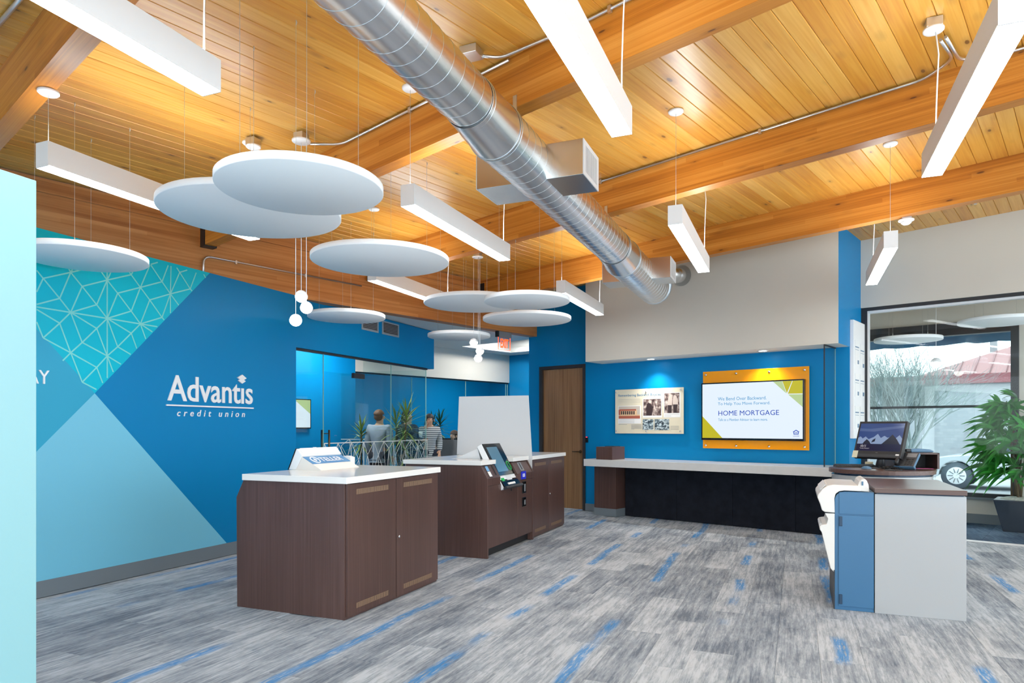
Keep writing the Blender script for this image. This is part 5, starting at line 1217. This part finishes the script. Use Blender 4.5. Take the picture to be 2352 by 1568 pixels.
ms = tag(obj('computer_mouse', MB().ball((0, 0, .004), .05, z0=0.0, sc=(.62, 1.0, .55)), M['bluegrey'], origin=cp), 'dark mouse between keyboard and monitor', 'mouse'); ms.rotation_euler = (0, 0, 1.2)

# ================================================================== PLANTS
def leaf(mb, base, d, L, w, droop, up=Vector((0, 0, 1)), n=5, mi=0):
    d = Vector(d).normalized(); s_ = d.cross(up)
    if s_.length < 1e-3: s_ = Vector((1, 0, 0))
    s_.normalize(); rows = []
    for k in range(n + 1):
        t = k / n; p = Vector(base) + d * (L * t) + Vector((0, 0, -droop * L * t * t)); ww = w * (math.sin(PI * (.08 + .92 * t) ** .75) * .9 + .04) * (1 if k < n else .05)
        f_ = Vector((0, 0, .25 * ww)); rows.append((p - s_ * ww + f_, p, p + s_ * ww + f_))
    vs = [q for r in rows for q in r]; fs = []
    for k in range(n):
        a = 3*k; fs += [(a, a+1, a+4, a+3), (a+1, a+2, a+5, a+4)]
    mb.add(vs, fs, mi, True)
rnd = random.Random(11)
pc = depth(2342, 980, 9.15); pc.z = 0
pal = thing('potted_palm', 'lady palm in a tapered graphite planter behind the entry glass', 'plant', pc, -TB)
pot = MB(); h_ = .43
pot.hexa([(-.17, -.17, 0), (.17, -.17, 0), (.17, .17, 0), (-.17, .17, 0)], [(-.27, -.27, h_), (.27, -.27, h_), (.27, .27, h_), (-.27, .27, h_)])
obj('planter', pot, M['planter'], pal, bevel=.012); obj('moss', MB().ball((0, 0, h_ - .03), .25, z0=0.0, sc=(1, 1, .28)), M['moss'], pal)
for k in range(9):
    a = rnd.uniform(0, 2*PI); r_ = rnd.uniform(.03, .14); hh_ = rnd.uniform(.55, 1.25)
    b0 = Vector((r_*math.cos(a), r_*math.sin(a), h_)); tp_ = b0 + Vector((rnd.uniform(-.14, .14), rnd.uniform(-.12, .12), hh_))
    st_ = obj('stem', MB().tube([b0, (b0 + tp_)/2 + Vector((rnd.uniform(-.02, .02), 0, 0)), tp_], [.014, .012, .009], 7), M['stem'], pal)
    for j in range(6):
        z_ = .30 + .75 * j / 5; p_ = b0 + (tp_ - b0) * z_; az = rnd.uniform(PI * .8, PI * 2.2); el_ = rnd.uniform(.0, .75)
        dd = Vector((math.cos(az)*math.cos(el_), math.sin(az)*math.cos(el_), math.sin(el_))); LL = rnd.uniform(.16, .30)
        fm = MB(); tip = p_ + dd * LL; fm.tube([p_, p_ + dd * LL * .5 + Vector((0, 0, .015)), tip], .004, 5)
        for q_ in range(8):
            if q_ == 0: ph_ = rnd.uniform(-1.3, 1.3); sidev = dd.cross(Vector((0, 0, 1))).normalized(); sidev = (sidev * math.cos(ph_) + dd.cross(sidev) * math.sin(ph_)).normalized()
            an_ = -1.35 + 2.7 * q_ / 7 + rnd.uniform(-.1, .1)
            ld = dd * math.cos(an_) + sidev * math.sin(an_) + Vector((0, 0, rnd.uniform(-.15, .1)))
            leaf(fm, tip, ld, rnd.uniform(.28, .42), .024, rnd.uniform(.2, .6), up=Vector((rnd.uniform(-.7, .7), -1.1, rnd.uniform(.2, 1.0))))
        obj('frond', fm, M['leaf'], pal)
def dracaena(loc, label, heads, m, seed, potr=.17, L=.42, w=.014):
    rnd = random.Random(seed); t = thing('potted_dracaena', label, 'plant', loc, group='office dracaenas')
    obj('planter', MB().lathe([(potr*.75, 0), (potr, .34), (potr*.94, .34), (potr*.9, .30), (.001, .30)], n=28), M['planter'], t)
    for hx, hy, hz_ in heads:
        obj('stem', MB().tube([(hx*.2, hy*.2, .30), (hx*.6, hy*.6, hz_*.6), (hx, hy, hz_)], [.018, .015, .012], 7), M['stem'], t)
        fm = MB()
        for k in range(46):
            a = k * 2.399; el_ = -.45 + 1.75 * (k / 46); p_ = Vector((hx, hy, hz_ - .32 + .34 * k / 46))
            d = Vector((math.cos(a)*math.cos(el_), math.sin(a)*math.cos(el_), math.sin(el_)))
            leaf(fm, p_, d, L * rnd.uniform(.75, 1.1), w, rnd.uniform(.1, .45))
        obj('leaf_crown', fm, m, t)
    return t
p = depth(918, 980, 11.0); dracaena((p.x, p.y, 0), 'tall yellow-green dracaena just behind the office glass', [(-.10, .05, 1.48), (.16, -.05, 1.60), (.02, .12, 1.15)], M['leaf_y'], 3)
p = depth(998, 980, 16.4); dracaena((p.x, p.y, 0), 'dark green dracaena behind the person on the phone', [(-.06, .0, 1.45), (.12, .05, 1.52)], M['leaf_d'], 8, w=.02, L=.5)
p = depth(830, 980, 11.8); dracaena((p.x, p.y, 0), 'small dracaena left of the person in the grey shirt', [(0, 0, 1.35)], M['leaf_y'], 9, w=.018, L=.36)

# ================================================================== PEOPLE IN THE OFFICE
def skin_mesh(name, V, Ed, root, m, parent, sub=1):
    names = list(V); idx = {n_: i for i, n_ in enumerate(names)}
    me = bpy.data.meshes.new(name); me.from_pydata([V[n_][0] for n_ in names], [(idx[a], idx[b]) for a, b in Ed], [])
    o = bpy.data.objects.new(name, me); COL.objects.link(o)
    o.modifiers.new('skin', 'SKIN'); sv = me.skin_vertices[0].data
    for n_ in names:
        r_ = V[n_][1]; sv[idx[n_]].radius = (r_, r_) if not isinstance(r_, tuple) else r_; sv[idx[n_]].use_root = (n_ == root)
    s_ = o.modifiers.new('sub', 'SUBSURF'); s_.levels = sub; s_.render_levels = sub
    dg = bpy.context.evaluated_depsgraph_get(); em = bpy.data.meshes.new_from_object(o.evaluated_get(dg))
    bpy.data.objects.remove(o); bpy.data.meshes.remove(me)
    for p_ in em.polygons: p_.use_smooth = True
    em.materials.clear(); return obj(name, em, m, parent)
def person(label, loc, rz, top, legs, hair, arms, h=1.0, long_hair=False, seated=False):
    t = thing('person', label, 'person', loc, rz)
    J = {'pelvis': ((0, 0, .95), .115), 'spine': ((0, .005, 1.12), .11), 'chest': ((0, .01, 1.32), .125), 'neck': ((0, .015, 1.47), .052), 'jaw': ((0, -.012, 1.535), .062), 'head': ((0, .0, 1.60), .082), 'crown': ((0, .005, 1.66), .062), 'nose': ((0, -.092, 1.575), .014)}
    E_ = [('pelvis', 'spine'), ('spine', 'chest'), ('chest', 'neck'), ('neck', 'jaw'), ('jaw', 'head'), ('head', 'crown'), ('head', 'nose')]
    for s_, sx in (('l', 1), ('r', -1)):
        J['hip'+s_] = ((sx*.09, 0, .90), .088); J['knee'+s_] = ((sx*.10, -.01, .49), .06); J['ankle'+s_] = ((sx*.10, .02, .085), .042); J['toe'+s_] = ((sx*.11, -.13, .035), .032)
        E_ += [('pelvis', 'hip'+s_), ('hip'+s_, 'knee'+s_), ('knee'+s_, 'ankle'+s_), ('ankle'+s_, 'toe'+s_)]
        sh, el_, wr = arms[s_]
        J['sh'+s_] = (sh, .062); J['el'+s_] = (el_, .042); J['wr'+s_] = (wr, .028)
        d = (Vector(wr) - Vector(el_)).normalized(); q_ = Vector(wr) + d * .07; J['palm'+s_] = (tuple(q_), (.034, .018))
        E_ += [('chest', 'sh'+s_), ('sh'+s_, 'el'+s_), ('el'+s_, 'wr'+s_), ('wr'+s_, 'palm'+s_)]
        sv = d.cross(Vector((0, 1, 0))); sv = sv.normalized() if sv.length > .01 else Vector((1, 0, 0)); cv = d.cross(sv)
        for k, (o_, L_) in enumerate(((-.027, .07), (-.009, .08), (.009, .076), (.027, .06))):
            a1_ = q_ + sv * o_ + d * (L_ * .5 + .02); a2_ = a1_ + d * L_ * .35 + cv * .025
            J[f'f{k}{s_}'] = (tuple(a1_), .0095); J[f'g{k}{s_}'] = (tuple(a2_), .0085); E_ += [('palm'+s_, f'f{k}{s_}'), (f'f{k}{s_}', f'g{k}{s_}')]
        th = Vector(wr) + d * .03 + sv * -.045 + cv * .01; J['th'+s_] = (tuple(th), .011); J['ti'+s_] = (tuple(th + d * .035), .0095); E_ += [('wr'+s_, 'th'+s_), ('th'+s_, 'ti'+s_)]
    DZ = 0.0
    if seated:
        DZ = -.42
        for n_ in list(J):
            if n_[:3] in ('hip', 'kne', 'ank', 'toe'): continue
            (x_, y_, z_), r_ = J[n_]; J[n_] = ((x_, y_, z_ + DZ), r_)
        for s_, sx in (('l', 1), ('r', -1)):
            J['hip'+s_] = ((sx*.09, -.03, .50), .088); J['knee'+s_] = ((sx*.11, -.43, .52), .06); J['ankle'+s_] = ((sx*.11, -.42, .085), .042); J['toe'+s_] = ((sx*.12, -.56, .035), .032)
    body = skin_mesh('body', J, E_, 'pelvis', M['skin'], t)
    g = lambda n_, e: (J[n_][0], (J[n_][1] if not isinstance(J[n_][1], tuple) else J[n_][1][0]) + e)
    TJ = {n_: g(n_, .03) for n_ in ('pelvis', 'spine', 'chest', 'shl', 'shr', 'ell', 'elr', 'wrl', 'wrr')}; TJ['collar'] = ((0, .014, 1.43 + DZ), .085); TJ['hem'] = ((0, 0, .86 + DZ), .15)
    skin_mesh('top', TJ, [('hem', 'pelvis'), ('pelvis', 'spine'), ('spine', 'chest'), ('chest', 'collar'), ('chest', 'shl'), ('chest', 'shr'), ('shl', 'ell'), ('shr', 'elr'), ('ell', 'wrl'), ('elr', 'wrr')], 'pelvis', top, t)
    LJ = {n_: g(n_, .024) for n_ in ('pelvis', 'hipl', 'hipr', 'kneel', 'kneer', 'anklel', 'ankler')}
    skin_mesh('trousers', LJ, [('pelvis', 'hipl'), ('pelvis', 'hipr'), ('hipl', 'kneel'), ('hipr', 'kneer'), ('kneel', 'anklel'), ('kneer', 'ankler')], 'pelvis', legs, t)
    hm_ = MB().ball((0, .024, 1.632 + DZ), .093, z0=.02, sc=(1.0, 1.1, 1.0)).ball((0, .048, 1.60 + DZ), .078, sc=(1.05, .85, 1.0))
    if long_hair: hm_.ball((0, .06, 1.53 + DZ), .10, sc=(1.0, .62, 1.6))
    obj('hair', hm_, hair, t)
    for sx in (-1, 1):
        obj('eye', MB().ball((sx * .03, -.078, 1.60 + DZ), .0085, n=10, m=6), M['black'], t); obj('ear', MB().ball((sx * .088, .0, 1.585 + DZ), .03, n=10, m=6, sc=(.35, .6, 1)), M['skin'], t)
    t.scale = (h, h, h); return t
down = {'l': ((.175, .01, 1.40), (.215, .03, 1.13), (.205, -.05, .90)), 'r': ((-.175, .01, 1.40), (-.215, .03, 1.13), (-.205, -.05, .90))}
p = depth(872, 980, 11.7); person('person in a grey shirt seen from behind, in the glass office', (p.x, p.y, 0), AZ + PI - .3, M['shirt_grey'], M['trouser'], M['hair_brown'], down, .985)
hold = {'l': ((.17, .01, 1.39), (.20, -.05, 1.13), (.13, -.25, 1.16)), 'r': ((-.17, .01, 1.39), (-.20, .03, 1.13), (-.19, -.05, .90))}
p = depth(937, 980, 12.2); person('person with long dark hair in a charcoal sweater behind the dracaena', (p.x, p.y, 0), AZ + .9, M['shirt_dark'], M['trouser'], M['hair_dark'], hold, .99, True)
cpu = thing('paper_cup', 'white paper cup held by the person with long dark hair', 'cup', depth(966, 1004, 11.95)); obj('cup', MB().lathe([(.028, 0), (.038, .10), (.036, .10), (.027, .004), (.001, .004)], n=20), M['paper'], cpu)
phone = {'l': ((.17, .01, 1.39), (.21, .02, 1.13), (.17, -.12, .95)), 'r': ((-.17, .01, 1.39), (-.23, -.10, 1.18), (-.125, -.105, 1.43))}
p = depth(987, 980, 13.4); sp2 = person('person in a striped top holding a phone to the ear', (p.x, p.y, 0), AZ + .35, M['shirt_stripe'], M['trouser'], M['hair_dark'], phone, .965)
hp2 = sp2.matrix_basis @ Vector((-.115, -.10, 1.53)); mob = tag(obj('mobile_phone', MB().box(-.006, .006, -.035, .035, -.06, .06), M['black'], bevel=.003, origin=hp2), 'black phone held by the person in stripes', 'phone'); mob.rotation_euler = (.4, 0, AZ + .35)
p = depth(1042, 980, 15.25); st2 = {'l': ((.17, .01, 1.39), (.20, -.06, 1.13), (.12, -.26, 1.20)), 'r': ((-.17, .01, 1.39), (-.20, -.06, 1.13), (-.12, -.26, 1.20))}
person('brown-haired person seated behind the workstation screens', (p.x, p.y, 0), -TB, M['shirt_dark'], M['trouser'], M['hair_brown'], st2, 1.02, True, True)
chr_ = thing('office_chair', 'black office chair under the seated person', 'chair', (p.x, p.y, 0), -TB)
obj('seat', MB().box(-.24, .24, -.24, .22, .37, .41), M['black'], chr_, bevel=.015); obj('backrest', MB().box(-.22, .22, .20, .24, .44, .92), M['black'], chr_, bevel=.015); obj('column', MB().tube([(0, 0, .06), (0, 0, .37)], .025, 12), M['darkgrey'], chr_)
for k in range(5):
    a = 2 * PI * k / 5; obj('base_arm', MB().tube([(0, 0, .09), (.27 * math.cos(a), .27 * math.sin(a), .03)], [.022, .03], 8), M['darkgrey'], chr_)
# office furniture glimpsed through the glass
p = depth(1036, 980, 14.35)
wk = thing('workstation', 'grey workstation with low screen behind the corridor glass', 'desk', (p.x, p.y, 0), -TB)
obj('screen_panel', MB().box(-.65, .65, -.40, -.36, 0, 1.14), M['grey'], wk); obj('desktop', MB().box(-.65, .65, -.36, .30, .71, .74), M['lam_dark'], wk)
for x in (-.62, .62): obj('leg_panel', MB().box(x - .02, x + .02, -.35, .28, 0, .71), M['grey'], wk)
for x, nm in ((-.32, 'left'), (.3, 'right')):
    q_ = wk.matrix_basis @ Vector((x, .05, .74)) if False else Vector((p.x, p.y, 0)) + BR * x + BD * .05 + Vector((0, 0, .74))
    w_ = thing('office_monitor', f'dark office monitor on the workstation, {nm} of two', 'monitor', q_, -TB)
    obj('casing', MB().box(-.25, .25, -.02, .02, .10, .42), M['black'], w_, bevel=.003); obj('stand', MB().box(-.03, .03, .0, .03, 0, .2), M['black'], w_); obj('foot', MB().box(-.12, .12, -.08, .08, 0, .012), M['black'], w_)
# office screens
b = onU(694, 952, UBK)
tv2 = thing('office_screen', 'wall screen in the corner office beside the mural wall end', 'television', fB(UBK + .001, b.y - .28, 1.37), -TB)
obj('casing', MB().box(0, .05, -.42, .42, 0, .50), M['blackgloss'], tv2); obj('display', MB().box(.05, .051, -.405, .405, .02, .485), M['screenwhite'], tv2)
obj('green_corner', MB().poly3([(.0515, .10, .485), (.0515, .405, .485), (.0515, .405, .25)]), M['screenlime'], tv2)
b = onV(1043, 958, 15.4)
tv3 = thing('office_screen', 'wall screen partly hidden behind the white divider', 'television', fB(b.x, 15.395, b.z - .26), -TB)
obj('casing', MB().box(-.42, .42, -.05, 0, 0, .54), M['blackgloss'], tv3); obj('display', MB().box(-.405, .405, -.051, -.05, .02, .525), M['screenwhite'], tv3)
obj('green_corner', MB().poly3([(-.405, -.0515, .02), (-.405, -.0515, .22), (-.16, -.0515, .02)]), M['screenlime'], tv3)

# ================================================================== OUTDOORS
GZ = -.15
struct(obj('ground_outside', MB().box(-10, 40, 12.1, 90, GZ - .1, GZ), mat('wet_asphalt', srgb(150, 152, 156), .7, noise=.12, nscale=(1.5, 1.5, 1.5)), gridB=True))
obj_s = struct(obj('sidewalk', MB().box(-7.4, 20, 12.1, 14.2, GZ, GZ + .03), mat('concrete_walk', srgb(190, 190, 188), .8, noise=.05, nscale=(3, 3, 3)), gridB=True), 'concrete sidewalk outside the entry window')
aw = thing('awning', 'slate fabric awning valance outside the entry window', 'awning', fB(-1.2, 12.75, 2.2), -TB)
av = MB(); zt_ = onV(2150, 760, 12.75).z + .12 - 2.2; zb_ = onV(2150, 792, 12.75).z - 2.2; n = 60
for k in range(n):
    x0 = -2 + 5.2 * k / n; x1 = -2 + 5.2 * (k+1) / n; s0 = .018 * abs(math.sin(k * PI / 6)); s1 = .018 * abs(math.sin((k+1) * PI / 6))
    av.hexa([(x0, 0, zb_ - s0), (x1, 0, zb_ - s1), (x1, .012, zb_ - s1), (x0, .012, zb_ - s0)], [(x0, 0, zt_), (x1, 0, zt_), (x1, .012, zt_), (x0, .012, zt_)])
obj('valance', av, M['slate'], aw); obj('canopy', MB().hexa([(-2, -.55, zt_ + .5), (3.2, -.55, zt_ + .5), (3.2, .01, zt_ - .01), (-2, .01, zt_ - .01)], [(-2, -.55, zt_ + .52), (3.2, -.55, zt_ + .52), (3.2, .012, zt_ + .01), (-2, .012, zt_ + .01)]), M['slate'], aw)
# neighbouring building
vb2 = 31.0
e0 = onV(2150, 866, vb2); e1 = onV(2335, 852, vb2)
bl = thing('neighbour_building', 'low pale block building with a red metal roof across the street', 'building', fB(e0.x + 4, vb2 + 3, GZ), -TB)
Lb = 16.0
brk = mat('pale_block', srgb(198, 196, 190), .9)
nt = brk.node_tree; tc = nt.nodes.new('ShaderNodeTexCoord'); mpn = nt.nodes.new('ShaderNodeMapping'); mpn.inputs['Rotation'].default_value = (PI/2, 0, 0); bt_ = nt.nodes.new('ShaderNodeTexBrick')
bt_.inputs['Color1'].default_value = srgb(150, 152, 156); bt_.inputs['Color2'].default_value = srgb(140, 143, 148); bt_.inputs['Mortar'].default_value = srgb(140, 142, 144); bt_.inputs['Scale'].default_value = 2.2; bt_.inputs['Mortar Size'].default_value = .012
nt.links.new(tc.outputs['Object'], mpn.inputs[0]); nt.links.new(mpn.outputs[0], bt_.inputs['Vector']); nt.links.new(bt_.outputs['Color'], nt.nodes['Principled BSDF'].inputs['Base Color'])
ez = e0.z - GZ
obj('wall', MB().box(-9, Lb, -3, 4, 0, ez), brk, bl)
rdm = mat('red_metal_roof', srgb(140, 98, 98), .6)
obj('fascia', MB().box(-9.3, Lb, -3.35, -3.0, ez - .30, ez + .05), mat('red_fascia', srgb(124, 66, 72), .6), bl)
ux = onV(2110, 866, vb2 - .3).x - (e0.x + 4)
rf = obj('roof', MB().hexa([(ux, -3.35, ez + .05), (Lb, -3.35, ez + .05), (Lb, 9.5, ez + .05), (ux, 9.5, ez + .05)], [(ux + 6.2, 3.0, ez + 2.8), (Lb, 3.0, ez + 2.8), (Lb, 3.1, ez + 2.8), (ux + 6.2, 3.1, ez + 2.8)]), rdm, bl)
rb = MB()
for k in range(40):
    x = ux + .3 + .5 * k
    f_ = min(1.0, (x - ux) / 6.2)
    if x < Lb: rb.tube([(x, -3.33, ez + .07), (x, -3.35 + 6.35 * f_, ez + .07 + 2.75 * f_)], .025, 4)
obj('standing_seam', rb, mat('seam_red', srgb(122, 80, 82), .6), rf)
obj('window_band', MB().box(-1.5, Lb, -3.06, -3.0, ez - 2.0, ez - 1.35), M['slate_dark'], bl)
obj('chimney', MB().box(ux + 1.9, ux + 2.15, .8, 1.05, ez + .6, ez + 1.9), M['grey'], bl)
# bare tree
def tree(loc, seed, label):
    rnd = random.Random(seed); mb = MB(); tw = MB()
    def grow(p, d, L, r, lv):
        q = p + d * L; (mb if lv > 1 else tw).tube([p, (p + q)/2 + Vector((rnd.uniform(-1, 1), rnd.uniform(-1, 1), 0)) * L * .05, q], [r, r * .85, r * .7], 5 if lv > 2 else 4, caps=False)
        if lv == 0: return
        for k in range(4 if lv > 3 else 3):
            a = rnd.uniform(0, 2*PI); s_ = rnd.uniform(.18, .5); side = d.orthogonal(); side.rotate(Matrix.Rotation(a, 3, d))
            nd = (d * math.cos(s_) + side * math.sin(s_) + Vector((0, 0, .14))).normalized(); grow(p + (q - p) * rnd.uniform(.55, 1), nd, L * rnd.uniform(.66, .86), r * .58, lv - 1)
    for k in range(7):
        a = 2*PI*k/7; grow(Vector((.12*math.cos(a), .12*math.sin(a), 0)), Vector((.16*math.cos(a), .16*math.sin(a), 1)).normalized(), 1.25, .042, 5)
    t = thing('bare_tree', label, 'tree', loc); bk = mat('pale_bark', srgb(138, 148, 146), .9)
    obj('branches', mb, bk, t); o = obj('twigs', tw, bk, t); o['kind'] = 'stuff'
p = depth(2068, 980, 17.5); tree((p.x, p.y, GZ), 4, 'leafless multi-stem tree outside the entry window')
# parked car
wb_ = depth(2196, 980, 17.0)
car = thing('car', 'white sedan parked outside behind the palm', 'car', (wb_.x, wb_.y, GZ), -TB)
cpm = mat('white_car_paint', srgb(190, 196, 202), .2, coat=.6)
sil = [(-.95, .32), (-.98, .52), (-.90, .68), (-.2, .82), (.55, .90), (1.15, 1.32), (2.25, 1.36), (2.95, .98), (3.55, .94), (3.62, .50), (3.55, .30)]
def wheelarch(cx): return [(cx + .38 * math.cos(a), .32 + .38 * math.sin(a)) for a in [PI * k / 10 for k in range(11)]]
low = [(3.05, .28)] + wheelarch(2.62) + [(.42, .28)] + wheelarch(0.0) + [(-.5, .28)]
obj('body', MB().prism(sil + low, 0, 1.72, 'y'), cpm, car, bevel=.03)
gw = MB().prism([(.62, .92), (1.2, 1.28), (2.2, 1.31), (2.82, .97)], -.004, 1.724, 'y'); obj('side_glass', gw, mat('car_glass', srgb(70, 84, 96), .08), car)
for cx_ in (0, 2.62):
    for yy in (.02, 1.5):
        w_ = MB(); 
        prof = [(.001, 0), (.22, 0), (.23, .02), (.335, .03), (.335, .19), (.001, .19)]
        wh = obj('wheel', MB().lathe(prof, n=36), mat('tyre', srgb(84, 92, 102), .8) if 'tyre' not in bpy.data.materials else bpy.data.materials['tyre'], car); wh.rotation_euler = (-PI/2, 0, 0); wh.location = (cx_, yy, .335)
        rm_ = obj('rim', MB().lathe([(.001, -.004), (.205, -.004), (.22, .004)], n=32), M['white_dim'], wh)
        sp3 = MB()
        for k in range(10):
            a = 2*PI*k/10; sp3.tube([(.07*math.cos(a), .07*math.sin(a), -.006), (.18*math.cos(a), .18*math.sin(a), -.006)], .012, 5)
        obj('rim_slots', sp3, M['grey'], rm_)
obj('headlamp', MB().box(-.965, -.82, -.006, .28, .54, .66), M['white_dim'], car, bevel=.02); obj('bumper_strip', MB().box(-.99, -.42, -.012, 1.73, .36, .44), M['grey'], car, bevel=.01)
# small glowing parts (screens, letters, indicators) need no direct light sampling
for m_ in bpy.data.materials:
    if m_.name not in ('lamp_diffuser', 'panel_lens', 'globe_diffuser'): m_.cycles.emission_sampling = 'NONE'
